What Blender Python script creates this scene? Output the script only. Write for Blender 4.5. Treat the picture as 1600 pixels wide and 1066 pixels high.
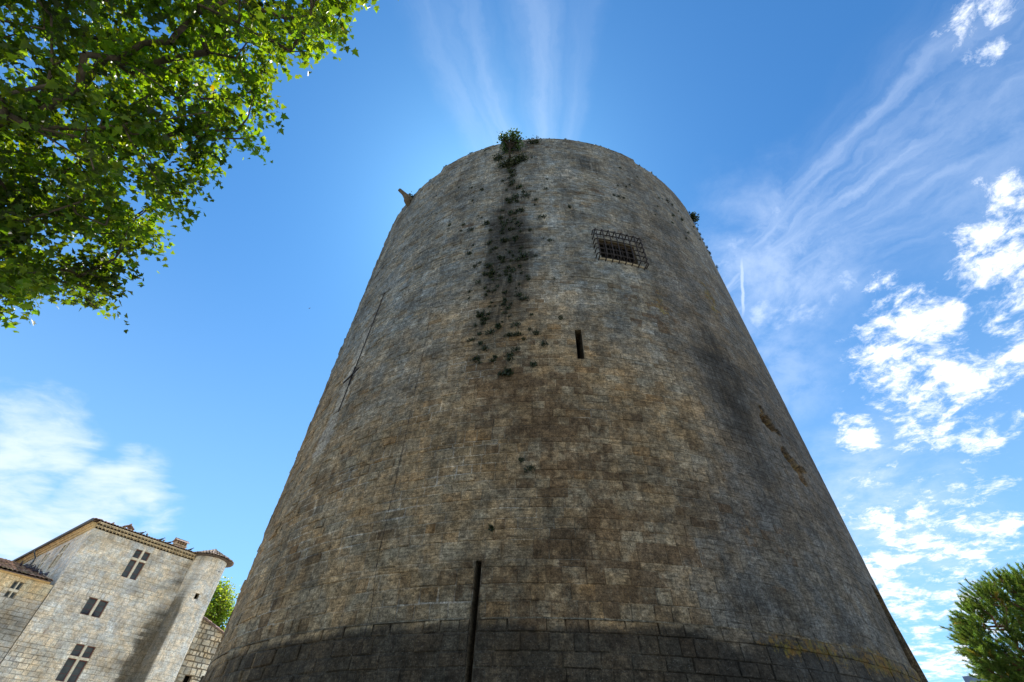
import bpy, math, random
import numpy as np
from mathutils import Vector, Matrix, noise as mnoise
R_ = math.radians
rnd = random.Random(7)
scene = bpy.context.scene
col = scene.collection
for o in list(bpy.data.objects): bpy.data.objects.remove(o)

# ------------------------------------------------------------------ camera
FPX = 711.1; PITCH = 0.79398; ROLL = 0.0379
cp, sp_, cr, sr = math.cos(PITCH), math.sin(PITCH), math.cos(ROLL), math.sin(ROLL)
CF = Vector((0, cp, sp_))
_U = Vector((0, -sp_, cp)); _X = Vector((1, 0, 0))
CX = _X*cr + _U*sr
CU = _U*cr - _X*sr
CAM = Vector((0, 0, 1.6))
cd = bpy.data.cameras.new('camera'); cam = bpy.data.objects.new('camera', cd); col.objects.link(cam)
cd.sensor_width = 36; cd.lens = FPX/1600*36; cd.clip_end = 3000; cd.clip_start = 0.05
m = Matrix((CX, CU, -CF)).transposed().to_4x4(); m.translation = CAM; cam.matrix_world = m
scene.camera = cam
def ray(px, py):
    return (CX*(px-800) - CU*(py-533) + CF*FPX).normalized()
def at(px, py, r): return CAM + ray(px, py)*r

# ------------------------------------------------------------------ light
SUN_AZ, SUN_EL = -7.5, 60.0
scene.view_settings.view_transform = 'Standard'; scene.view_settings.look = 'None'
scene.view_settings.gamma = 1; scene.view_settings.exposure = 1.0
sd = bpy.data.lights.new('sun', 'SUN'); sd.energy = 4.0; sd.angle = R_(0.5); sd.color = (1, .95, .86)
so = bpy.data.objects.new('sun', sd); col.objects.link(so)
SD = Vector((math.sin(R_(SUN_AZ))*math.cos(R_(SUN_EL)), math.cos(R_(SUN_AZ))*math.cos(R_(SUN_EL)), math.sin(R_(SUN_EL))))
so.rotation_euler = SD.to_track_quat('Z', 'Y').to_euler()

# node helper
class NT:
    def __init__(s, tree): s.t = tree; s.n = tree.nodes; s.l = tree.links; s.n.clear()
    def node(s, ty, **kw):
        n = s.n.new(ty)
        for k, v in kw.items():
            if k.startswith('i_'):
                key = k[2:]; key = int(key) if key.isdigit() else key
                s.put(n.inputs[key], v)
            else: setattr(n, k, v)
        return n
    def put(s, sock, v):
        if isinstance(v, bpy.types.NodeSocket): s.l.new(v, sock)
        elif isinstance(v, bpy.types.Node): s.l.new(v.outputs[0], sock)
        else:
            if hasattr(sock.default_value, '__len__') and not hasattr(v, '__len__'): v = (v,)*len(sock.default_value)
            if hasattr(sock.default_value, '__len__') and len(v) == 3 and len(sock.default_value) == 4: v = (*v, 1)
            sock.default_value = v
    def math(s, op, a, b=None, c=None, clamp=False):
        n = s.n.new('ShaderNodeMath'); n.operation = op; n.use_clamp = clamp
        s.put(n.inputs[0], a)
        if b is not None: s.put(n.inputs[1], b)
        if c is not None: s.put(n.inputs[2], c)
        return n.outputs[0]
    def vm(s, op, a, b=None, out=0, scale=None):
        n = s.n.new('ShaderNodeVectorMath'); n.operation = op; s.put(n.inputs[0], a)
        if b is not None: s.put(n.inputs[1], b)
        if scale is not None: s.put(n.inputs['Scale'], scale)
        return n.outputs[out]
    def ss(s, x, a, b, lo=0., hi=1.):
        n = s.n.new('ShaderNodeMapRange'); n.interpolation_type = 'SMOOTHSTEP'
        s.put(n.inputs[0], x); s.put(n.inputs[1], a); s.put(n.inputs[2], b); s.put(n.inputs[3], lo); s.put(n.inputs[4], hi)
        return n.outputs[0]
    def noise(s, vec, scale, detail=5, rough=.55, dist=0.):
        n = s.n.new('ShaderNodeTexNoise'); s.put(n.inputs['Vector'], vec)
        n.inputs['Scale'].default_value = scale; n.inputs['Detail'].default_value = detail
        n.inputs['Roughness'].default_value = rough; n.inputs['Distortion'].default_value = dist
        return n.outputs[0]
    def mix(s, f, a, b, mode='MIX'):
        n = s.n.new('ShaderNodeMix'); n.data_type = 'RGBA'; n.blend_type = mode; n.clamp_factor = True
        s.put(n.inputs[0], f); s.put(n.inputs[6], a); s.put(n.inputs[7], b)
        return n.outputs[2]

# ------------------------------------------------------------------ sky
w = bpy.data.worlds.new('World'); scene.world = w; w.use_nodes = True
T = NT(w.node_tree)
sky = T.node('ShaderNodeTexSky', sky_type='NISHITA', sun_disc=False, sun_elevation=R_(SUN_EL), sun_rotation=R_(SUN_AZ))
sky.air_density = 1.0; sky.dust_density = 0.35; sky.ozone_density = 3.0; sky.altitude = 0
tc = T.node('ShaderNodeTexCoord'); D = T.vm('NORMALIZE', tc.outputs['Generated'])
sep = T.node('ShaderNodeSeparateXYZ', i_0=D)
zz = T.math('MAXIMUM', sep.outputs[2], 0.06)
P = T.node('ShaderNodeCombineXYZ', i_0=T.math('DIVIDE', sep.outputs[0], zz), i_1=T.math('DIVIDE', sep.outputs[1], zz), i_2=0.0)
Pv = P.outputs[0]
def blob(px, py, rin, rout, amp=1.0, vec=None):
    d = ray(px, py); c = ((px-800)**2+(py-533)**2)/FPX**2+1
    k = FPX*math.sqrt(c)
    dist = T.vm('DISTANCE', vec or D, tuple(d), out=1)
    return T.math('MULTIPLY', T.ss(dist, rin/k, rout/k, 1., 0.), amp)
def smax(ls):
    a = ls[0]
    for b in ls[1:]: a = T.math('MAXIMUM', a, b)
    return a
DW = T.vm('ADD', D, T.vm('SCALE', T.vm('SUBTRACT', T.node('ShaderNodeTexNoise', i_Vector=D, i_Scale=9.0, i_Detail=6.0, i_Roughness=.65).outputs[1], (.5, .5, .5)), scale=.16))
# cumulus patches on the right, in clumps
cum = smax([blob(1545, 400, 20, 110), blob(1600, 470, 10, 90, .85), blob(1430, 500, 20, 95), blob(1380, 560, 10, 95), blob(1520, 590, 20, 75), blob(1590, 540, 20, 100),
            blob(1450, 620, 5, 60, .8), blob(1335, 675, 10, 55), blob(1450, 675, 10, 90, .95), blob(1520, 690, 5, 55), blob(1370, 440, 5, 50, .7),
            blob(1420, 830, 30, 110, .9), blob(1530, 810, 20, 100, .85), blob(1490, 870, 20, 100, .9), blob(1390, 900, 20, 90, .8), blob(1480, 960, 40, 130, .8), blob(1500, 1040, 20, 110, .95), blob(1600, 850, 20, 90, .7),
            blob(1535, 20, 15, 80, .9), blob(1545, 72, 8, 45, .9), blob(1460, 730, 0, 30, .6), blob(1450, 850, 60, 220, .62), blob(1440, 600, 60, 200, .5), blob(1560, 330, 20, 90, .6), blob(1440, 930, 30, 140, .75)])
z3 = T.math('ADD', zz, .14)
Ps = T.node('ShaderNodeCombineXYZ', i_0=T.math('DIVIDE', sep.outputs[0], z3), i_1=T.math('DIVIDE', sep.outputs[1], z3), i_2=T.math('MULTIPLY', zz, .8)).outputs[0]
warp = T.vm('ADD', Ps, T.vm('SCALE', T.node('ShaderNodeTexNoise', i_Vector=Ps, i_Scale=7.0, i_Detail=4.0).outputs[1], scale=0.09))
n1 = T.noise(warp, 6.2, 10, .66)
n1b = T.noise(warp, 17.0, 9, .7)
nn = T.math('ADD', T.math('MULTIPLY', n1, .55), T.math('MULTIPLY', n1b, .45))
nn = T.math('MULTIPLY_ADD', nn, 2.2, -.60)
cd1 = T.ss(T.math('ADD', nn, T.math('MULTIPLY', cum, .38)), .66, 1.02)
cd1 = T.math('MULTIPLY', cd1, T.ss(cum, 0.0, .35))
# soft white mass low on the left
lef = smax([blob(40, 680, 30, 130), blob(90, 720, 10, 75), blob(0, 760, 40, 120), blob(150, 790, 40, 95), blob(210, 760, 20, 75), blob(60, 850, 40, 140, 1.), blob(205, 715, 2, 40, .7), blob(240, 800, 10, 60, .8)])
warp2 = T.vm('ADD', Ps, T.vm('SCALE', T.node('ShaderNodeTexNoise', i_Vector=Ps, i_Scale=2.6, i_Detail=3.0).outputs[1], scale=0.22))
mp = T.node('ShaderNodeMapping', i_Vector=warp2); mp.inputs['Rotation'].default_value = (0, 0, R_(-50)); mp.inputs['Scale'].default_value = (1.3, 3.0, 1.3)
n2 = T.noise(mp.outputs[0], 2.2, 9, .58)
n2b = T.noise(warp2, 6.0, 8, .6)
cd2 = T.ss(T.math('ADD', T.math('ADD', T.math('MULTIPLY_ADD', n2, 1.5, -.75), T.math('MULTIPLY_ADD', n2b, .9, -.45)), T.math('MULTIPLY', lef, .64)), .12, .90)
cd2 = T.math('MULTIPLY', cd2, T.ss(lef, 0.0, .4))
# cirrus fan spreading out from behind the tower
def polar(px, py):
    d0 = ray(px, py); e1 = Vector((1, 0, 0)); e1 = (e1 - d0*e1.dot(d0)).normalized(); e2 = d0.cross(e1)
    a = T.vm('DOT_PRODUCT', D, tuple(e1), out=1); b = T.vm('DOT_PRODUCT', D, tuple(e2), out=1)
    return d0, e1, e2, T.math('ARCTAN2', b, a), T.vm('DISTANCE', D, tuple(d0), out=1)
d0, e1, e2, phi, rr = polar(865, 500)
def ang(px, py):
    d = ray(px, py); return math.atan2(d.dot(e2), d.dot(e1))
wob = T.math('MULTIPLY', T.math('SUBTRACT', T.noise(D, 2.0, 2), .5), .16)
fine = T.math('MULTIPLY', T.math('SUBTRACT', T.noise(D, 11.0, 7, .62), .5), .13)
ph2 = T.math('ADD', T.math('ADD', phi, wob), fine)
fv = T.node('ShaderNodeCombineXYZ', i_0=T.math('MULTIPLY', ph2, 5.0), i_1=T.math('MULTIPLY', rr, 1.1), i_2=0.0)
fn = T.noise(fv, 1.7, 4, .5)
fn2 = T.noise(T.vm('ADD', fv, (5.3, 2.2, 1.)), 3.6, 8, .66)
fs = T.math('ADD', T.math('MULTIPLY', fn, .6), T.math('MULTIPLY', fn2, .4))
def lobe(px, py, wdt, amp):
    return T.math('MULTIPLY', T.ss(T.math('ABSOLUTE', T.math('SUBTRACT', ph2, ang(px, py))), 0., wdt, 1., 0.), amp)
fan = smax([lobe(700, 60, .15, .34), lobe(750, 110, .12, .34), lobe(835, 60, .16, .36), lobe(890, 100, .12, .2)])
fan = T.math('MULTIPLY', fan, T.ss(rr, .38, .85, 1., .25))
d0b, e1, e2, phi, rr = polar(1010, 560)
ph2 = T.math('ADD', T.math('ADD', phi, wob), fine)
fvb = T.node('ShaderNodeCombineXYZ', i_0=T.math('MULTIPLY', ph2, 5.0), i_1=T.math('MULTIPLY', rr, 1.4), i_2=3.0)
fsb = T.math('ADD', T.math('MULTIPLY', T.noise(fvb, 2.0, 7, .55), .55), T.math('MULTIPLY', T.noise(T.vm('ADD', fvb, (2.3, 1.2, 1.)), 4.5, 6, .55), .45))
fanr = smax([lobe(1360, 265, .26, .6), lobe(1230, 330, .14, .5), lobe(1460, 240, .42, .5)])
fanr = T.math('MULTIPLY', fanr, T.ss(rr, .35, 1.0, 1., .3))
veil = smax([blob(1210, 400, 20, 190, .5, vec=DW), blob(1190, 560, 20, 140, .3, vec=DW), blob(1190, 492, 0, 36, 0.75, vec=DW), blob(1225, 488, 0, 36, 0.80, vec=DW), blob(1255, 480, 0, 34, 0.75, vec=DW), blob(1283, 466, 0, 30, 0.70, vec=DW), blob(1303, 445, 0, 26, 0.60, vec=DW), blob(1315, 425, 0, 22, 0.50, vec=DW), blob(1145, 405, 0, 26, 0.65, vec=DW), blob(1160, 375, 0, 28, 0.70, vec=DW), blob(1185, 350, 0, 26, 0.65, vec=DW), blob(1210, 325, 0, 24, 0.60, vec=DW), blob(1230, 300, 0, 22, 0.50, vec=DW), blob(1380, 790, 40, 170, .45, vec=DW), blob(1160, 420, 5, 60, .5, vec=DW), blob(1500, 250, 40, 220, .25, vec=DW)])
ci = T.math('MAXIMUM', T.math('MULTIPLY', fan, T.ss(fs, .18, .86)), T.math('MULTIPLY', fanr, T.ss(fsb, .30, .80)))
ci = T.math('MAXIMUM', ci, T.math('MULTIPLY', veil, T.ss(T.noise(T.vm('ADD', warp2, (3., 1., 0.)), 7.5, 9, .66), .3, .68, .12, 1.)))
# a thin contrail beside the tower
ca, cb = ray(1159, 385), ray(1161, 505)
nrm = ca.cross(cb).normalized(); mid = (ca+cb).normalized()
tr = T.math('MULTIPLY', T.ss(T.math('ABSOLUTE', T.math('ADD', T.vm('DOT_PRODUCT', D, tuple(nrm), out=1), T.math('MULTIPLY', T.math('SUBTRACT', T.noise(D, 40, 4), .5), .008))), .001, .0052, 1., 0.),
            T.ss(T.vm('DISTANCE', D, tuple(mid), out=1), .03, .085, .65, 0.))
ci = T.math('MAXIMUM', ci, tr)
rear_fill = smax([T.math('MULTIPLY', T.ss(T.vm('DISTANCE', D, (math.sin(R_(a))*math.cos(R_(e)), math.cos(R_(a))*math.cos(R_(e)), math.sin(R_(e))), out=1), r0, r1, 1., 0.), .95) for a, e, r0, r1 in ((150, 28, .25, .6), (115, 22, .2, .5), (195, 25, .2, .55), (170, 50, .2, .5))])  # unseen bright clouds behind the camera, added to fill the house and tower
rear_fill = T.math('MULTIPLY', rear_fill, T.ss(T.math('ADD', T.math('MULTIPLY_ADD', T.noise(T.vm('SCALE', D, scale=1.0), 3.2, 8, .6), 1.6, -.8), rear_fill), .35, .75))
haz = T.ss(sep.outputs[2], .0, .85, .42, .0)
cd1 = T.math('MAXIMUM', cd1, rear_fill)
cl = T.math('MAXIMUM', T.math('MAXIMUM', cd1, T.math('MULTIPLY', cd2, .93)), ci)
skc = T.mix(1.0, sky.outputs[0], (.37, .83, 1.12), 'MULTIPLY')
skc = T.mix(haz, skc, (4.2, 6.4, 8.0))
CLOUD_MIX = T.mix(cl, skc, T.mix(cd1, (5.3, 6.2, 7.7), (8.0, 8.15, 8.4)))
bg = T.node('ShaderNodeBackground', i_Color=CLOUD_MIX, i_Strength=0.085)
T.node('ShaderNodeOutputWorld', i_0=bg)

# ------------------------------------------------------------------ helpers
def tag(o, label=None, cat=None, group=None, kind=None):
    if label: o['label'] = label
    if cat: o['category'] = cat
    if group: o['group'] = group
    if kind: o['kind'] = kind
    return o
def empty(name, loc=(0, 0, 0)):
    o = bpy.data.objects.new(name, None); col.objects.link(o); o.location = loc; o.empty_display_size = .3; return o
class MB:
    """collects faces (and a per-vertex colour) and builds one mesh object"""
    def __init__(s): s.v = []; s.f = []; s.c = []; s.s = []; s.mi = []
    def add(s, vs, fs, c=(1, 1, 1, 1), st=(0, 0, 0, 0), mi=0):
        b = len(s.v); s.v += [tuple(v) for v in vs]; s.f += [tuple(i+b for i in f) for f in fs]
        if c and isinstance(c[0], (tuple, list)): s.c += list(c)
        else: s.c += [c]*len(vs)
        if isinstance(st[0], (tuple, list)): s.s += list(st)
        else: s.s += [st]*len(vs)
        s.mi += [mi]*len(fs)
    def box(s, ctr, ax, ay, az, hx, hy, hz, **k):
        c = Vector(ctr); ax, ay, az = Vector(ax)*hx, Vector(ay)*hy, Vector(az)*hz
        vs = [c+ax*i+ay*j+az*l for i in (-1, 1) for j in (-1, 1) for l in (-1, 1)]
        s.add(vs, [(0, 1, 3, 2), (4, 6, 7, 5), (0, 4, 5, 1), (2, 3, 7, 6), (0, 2, 6, 4), (1, 5, 7, 3)], **k)
    def tube(s, pts, rs, n=8, cap=True, **k):
        pts = [Vector(p) for p in pts]; vs = []; fs = []; up = Vector((.3, .2, 1)).normalized(); prev = None
        if not hasattr(rs, '__len__'): rs = [rs]*len(pts)
        for i, p in enumerate(pts):
            t = (pts[min(i+1, len(pts)-1)]-pts[max(i-1, 0)])
            t = t.normalized() if t.length > 1e-9 else Vector((0, 0, 1))
            a = prev - t*prev.dot(t) if prev is not None else t.cross(up if abs(t.dot(up)) < .95 else Vector((1, 0, 0)))
            if a.length < 1e-6: a = t.cross(Vector((1, 0, 0)))
            a.normalize(); prev = a; b = t.cross(a)
            for j in range(n):
                th = 2*math.pi*j/n; vs.append(p+(a*math.cos(th)+b*math.sin(th))*rs[i])
        for i in range(len(pts)-1):
            for j in range(n):
                fs.append((i*n+j, i*n+(j+1) % n, (i+1)*n+(j+1) % n, (i+1)*n+j))
        if cap: fs += [tuple(range(n-1, -1, -1)), tuple((len(pts)-1)*n+j for j in range(n))]
        s.add(vs, fs, **k)
    def build(s, name, mats, parent=None, smooth=False):
        me = bpy.data.meshes.new(name); me.from_pydata(s.v, [], s.f)
        for m_ in (mats if isinstance(mats, (list, tuple)) else [mats]): me.materials.append(m_)
        a = me.color_attributes.new('Col', 'FLOAT_COLOR', 'POINT'); a.data.foreach_set('color', np.array(s.c, dtype=np.float32).ravel())
        a = me.color_attributes.new('St', 'FLOAT_COLOR', 'POINT'); a.data.foreach_set('color', np.array(s.s, dtype=np.float32).ravel())
        me.polygons.foreach_set('material_index', s.mi)
        if smooth: me.polygons.foreach_set('use_smooth', [True]*len(me.polygons))
        me.update(); o = bpy.data.objects.new(name, me); col.objects.link(o)
        if parent: o.parent = parent; o.matrix_parent_inverse = parent.matrix_basis.inverted() if True else None
        return o
def place(o, parent):
    o.parent = parent; o.matrix_parent_inverse = parent.matrix_basis.inverted()

# ------------------------------------------------------------------ materials
def newmat(name):
    m_ = bpy.data.materials.new(name); m_.use_nodes = True; return m_, NT(m_.node_tree)
def simple(name, c, rough=.8, spec=.3, var=.25, scale=6., bump=.0, metal=0.):
    m_, t = newmat(name); tc = t.node('ShaderNodeTexCoord'); n = t.noise(tc.outputs['Object'], scale, 6)
    cc = t.mix(1., (*c, 1), t.node('ShaderNodeCombineColor', i_0=t.ss(n, .25, .75, 1-var, 1+var), i_1=t.ss(n, .25, .75, 1-var, 1+var), i_2=t.ss(n, .25, .75, 1-var, 1+var)).outputs[0], 'MULTIPLY')
    att = t.node('ShaderNodeVertexColor', layer_name='Col')
    cc = t.mix(1., cc, att.outputs[0], 'MULTIPLY')
    b = t.node('ShaderNodeBsdfPrincipled', i_0=cc, i_Roughness=rough, i_Metallic=metal); b.inputs['Specular IOR Level'].default_value = spec
    if bump:
        bp = t.node('ShaderNodeBump', i_Height=n, i_Strength=bump, i_Distance=.02); t.put(b.inputs['Normal'], bp.outputs[0])
    t.node('ShaderNodeOutputMaterial', i_0=b); return m_
def stone(name, dark=(.012, .012, .011), brown=(.056, .037, .021), orange=(.125, .072, .016), pale=(.22, .218, .20), bumpd=.03, pits=1., speck=.5, contrast=1., mw=.22):
    m_, t = newmat(name); tc = t.node('ShaderNodeTexCoord'); O = tc.outputs['Object']
    c = t.node('ShaderNodeVertexColor', layer_name='Col').outputs[0]
    st = t.node('ShaderNodeVertexColor', layer_name='St'); sc = t.node('ShaderNodeSeparateColor', i_0=st.outputs[0])
    a, b_, o_, p_ = sc.outputs[0], sc.outputs[1], sc.outputs[2], st.outputs[1]
    nbig = t.noise(O, .8, 6, .6); nmid = t.noise(O, 4.5, 8, .66); nf = t.noise(O, 13., 8, .8); nsp = t.noise(O, 36., 5, .8)
    mp = t.node('ShaderNodeMapping', i_Vector=O); mp.inputs['Scale'].default_value = (2.6, 2.6, 17)
    ng = t.noise(mp.outputs[0], 1.6, 6, .62)
    mpv = t.node('ShaderNodeMapping', i_Vector=O); mpv.inputs['Scale'].default_value = (5.5, 5.5, .45)
    nv = t.noise(mpv.outputs[0], 1.5, 7, .62)
    f = t.math('MULTIPLY', t.ss(nmid, .32, .68, 1-.3*contrast, 1+.3*contrast), t.math('MULTIPLY', t.ss(nf, .34, .66, 1-.48*contrast, 1+.5*contrast), t.ss(nsp, .34, .66, 1-.38*contrast, 1+.42*contrast)))
    f = t.math('MULTIPLY', f, t.ss(nbig, .32, .68, 1-.30*contrast, 1+.28*contrast))
    f = t.math('MULTIPLY', f, t.ss(nv, .3, .7, .84, 1.14))
    fc = t.node('ShaderNodeCombineColor', i_0=f, i_1=f, i_2=f).outputs[0]
    hue = t.noise(t.vm('ADD', O, (7., 3., 1.)), 1.7, 7, .65)
    c = t.mix(1., c, t.mix(t.ss(hue, .38, .62), (1.10, 1.0, .86, 1), (.95, 1.0, 1.05, 1)), 'MULTIPLY')
    ngs = t.ss(ng, .35, .65, 1-.22*contrast, 1+.25*contrast); c = t.mix(1., c, t.node('ShaderNodeCombineColor', i_0=ngs, i_1=ngs, i_2=ngs).outputs[0], 'MULTIPLY')
    def m3(amt, n, lo=.0, w_=mw):   # amount attribute -> ragged mask
        return t.ss(t.math('ADD', amt, t.math('MULTIPLY', t.math('SUBTRACT', n, .5), 1.7)), .5-w_, .5+w_)
    mixn = t.math('ADD', t.math('MULTIPLY', nmid, .6), t.math('MULTIPLY', nf, .4))
    mixb = t.math('ADD', t.math('MULTIPLY', t.noise(O, 3.1, 9, .72), .8), t.math('MULTIPLY', nf, .2))
    mixv = t.math('ADD', t.math('MULTIPLY', nv, .62), t.math('MULTIPLY', mixn, .38))
    c = t.mix(t.math('MULTIPLY', m3(b_, mixb, w_=mw*.6), .78), c, (*brown, 1))
    c = t.mix(t.math('MULTIPLY', m3(p_, mixn), .75), c, (*pale, 1))
    c = t.mix(t.math('MULTIPLY', m3(a, mixv), .82), c, (*dark, 1))
    c = t.mix(1., c, fc, 'MULTIPLY')
    oc = t.mix(t.ss(nmid, .4, .6), (*orange, 1), (orange[0]*.62, orange[1]*.95, orange[2]*.7, 1))
    c = t.mix(t.math('MULTIPLY', m3(o_, t.math('ADD', t.math('MULTIPLY', mixb, .5), t.math('MULTIPLY', nf, .5)), w_=.08), .78), c, t.mix(.6, oc, fc, 'MULTIPLY'))
    # lichen specks, pale and ochre
    vo = t.node('ShaderNodeTexVoronoi', i_Vector=O, i_Scale=26.0); vsp = t.ss(vo.outputs[0], .10, .20, 1., 0.)
    cell = t.node('ShaderNodeSeparateColor', i_0=vo.outputs[1])
    c = t.mix(t.math('MULTIPLY', t.math('MULTIPLY', vsp, t.ss(cell.outputs[0], .55, .65)), speck), c, (.19, .20, .195, 1))
    c = t.mix(t.math('MULTIPLY', t.math('MULTIPLY', vsp, t.ss(cell.outputs[1], .90, .95)), speck), c, (.14, .08, .02, 1))
    # weathering pits and horizontal erosion grooves
    vp = t.node('ShaderNodeTexVoronoi', i_Vector=t.vm('ADD', O, t.vm('SCALE', t.node('ShaderNodeTexNoise', i_Vector=O, i_Scale=5.).outputs[1], scale=.25)), i_Scale=9.0)
    pit = t.math('MULTIPLY', t.ss(vp.outputs[0], .05, .28, 1., 0.), t.ss(nbig, .48, .62))
    grv = t.math('MULTIPLY', t.ss(ng, .30, .42, 1., 0.), t.ss(nmid, .42, .6))
    h = t.math('SUBTRACT', t.math('ADD', t.math('MULTIPLY', nmid, .7), t.math('MULTIPLY', nf, .45)), t.math('MULTIPLY', t.math('ADD', pit, grv), .55*pits))
    c = t.mix(t.math('MULTIPLY', t.math('MAXIMUM', pit, grv), .75*pits), c, (.028, .023, .017, 1))
    bp = t.node('ShaderNodeBump', i_Height=h, i_Strength=.65, i_Distance=bumpd)
    bs = t.node('ShaderNodeBsdfPrincipled', i_0=c, i_Roughness=.92, i_Normal=bp.outputs[0]); bs.inputs['Specular IOR Level'].default_value = .15
    t.node('ShaderNodeOutputMaterial', i_0=bs); return m_
M_tower = stone('weathered_limestone')
M_house = stone('pale_limestone', dark=(.042, .037, .024), brown=(.34, .285, .18), orange=(.30, .13, .06), pale=(.6, .57, .5), bumpd=.03, pits=.4, speck=.1, contrast=.6, mw=.42)
M_iron = simple('rusty_iron', (.013, .010, .010), .75, .3, .5, 30, .3)
M_dark = simple('dark_void', (.006, .006, .006), 1, 0, .1)  # near-black backing, painted in for the unlit depth behind openings
M_glass = simple('window_glass', (.085, .108, .122), .2, .6, .25, 3.)  # bluish sky reflection put into the base colour
M_red = simple('red_brown_wood', (.17, .05, .055), .6, .3, .3, 9)
M_wood = simple('grey_wood', (.3, .29, .26), .7, .3, .2, 9)
M_cut = simple('dressed_stone', (.70, .64, .50), .9, .2, .22, 7, .4)
M_tile = simple('clay_tile', (.38, .285, .23), .9, .15, .55, 9, .6)
M_plast = simple('lime_plaster', (.74, .63, .44), .9, .15, .25, 3, .3)
M_zinc = simple('dark_zinc', (.07, .09, .11), .5, .5, .2, 4)
M_bark = simple('plane_bark', (.085, .07, .05), .9, .15, .5, 9, .8)
M_barkd = simple('brown_bark', (.10, .06, .04), .9, .15, .5, 9, .8)
def leafmat(name, c, tr, tw=.5, rough=.45):
    m_, t = newmat(name); a = t.node('ShaderNodeVertexColor', layer_name='Col').outputs[0]
    d = t.node('ShaderNodeBsdfPrincipled', i_0=t.mix(1., (*c, 1), a, 'MULTIPLY'), i_Roughness=rough); d.inputs['Specular IOR Level'].default_value = .35
    tt = t.node('ShaderNodeBsdfTranslucent', i_0=t.mix(1., (*tr, 1), a, 'MULTIPLY'))
    t.node('ShaderNodeOutputMaterial', i_0=t.node('ShaderNodeMixShader', i_0=tw, i_1=d.outputs[0], i_2=tt.outputs[0]).outputs[0]); return m_
M_leaf = leafmat('plane_leaf', (.025, .062, .010), (.23, .38, .005), .5)
M_leaf2 = leafmat('broad_leaf', (.10, .18, .025), (.40, .55, .03), .5)
M_leafd = leafmat('wall_leaf', (.014, .024, .009), (.025, .045, .01), .3)
M_needle = leafmat('pine_needle', (.070, .130, .028), (.20, .30, .03), .4)

# ------------------------------------------------------------------ ground
def ground():
    mb = MB(); N = 48; vs = [(0, 12, 0)]; fs = []
    rings = [6, 14, 30, 60, 130, 300, 700, 1500]
    for i, r in enumerate(rings):
        for j in range(N):
            a = 2*math.pi*j/N; vs.append((r*math.cos(a), 12+r*math.sin(a), 0 if r < 60 else mnoise.noise((r*math.cos(a)*.01, r*math.sin(a)*.01, 0))*.5-.3))
    for j in range(N): fs.append((0, 1+j, 1+(j+1) % N))
    for i in range(len(rings)-1):
        for j in range(N): fs.append((1+i*N+j, 1+(i+1)*N+j, 1+(i+1)*N+(j+1) % N, 1+i*N+(j+1) % N))
    mb.add(vs, fs)
    m_, t = newmat('gravel_and_dry_grass'); O = t.node('ShaderNodeTexCoord').outputs['Object']
    c = t.mix(t.ss(t.noise(O, .25, 6), .55, .68), (.52, .46, .36, 1), (.20, .21, .09, 1)); n = t.noise(O, 30, 6, .7)
    c = t.mix(1., c, t.node('ShaderNodeCombineColor', i_0=t.ss(n, .2, .8, .6, 1.4), i_1=t.ss(n, .2, .8, .6, 1.4), i_2=t.ss(n, .2, .8, .6, 1.4)).outputs[0], 'MULTIPLY')
    b = t.node('ShaderNodeBsdfPrincipled', i_0=c, i_Roughness=.95, i_Normal=t.node('ShaderNodeBump', i_Height=n, i_Strength=.6, i_Distance=.02).outputs[0]); t.node('ShaderNodeOutputMaterial', i_0=b)
    tag(mb.build('ground', m_), kind='structure')
ground()

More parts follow.
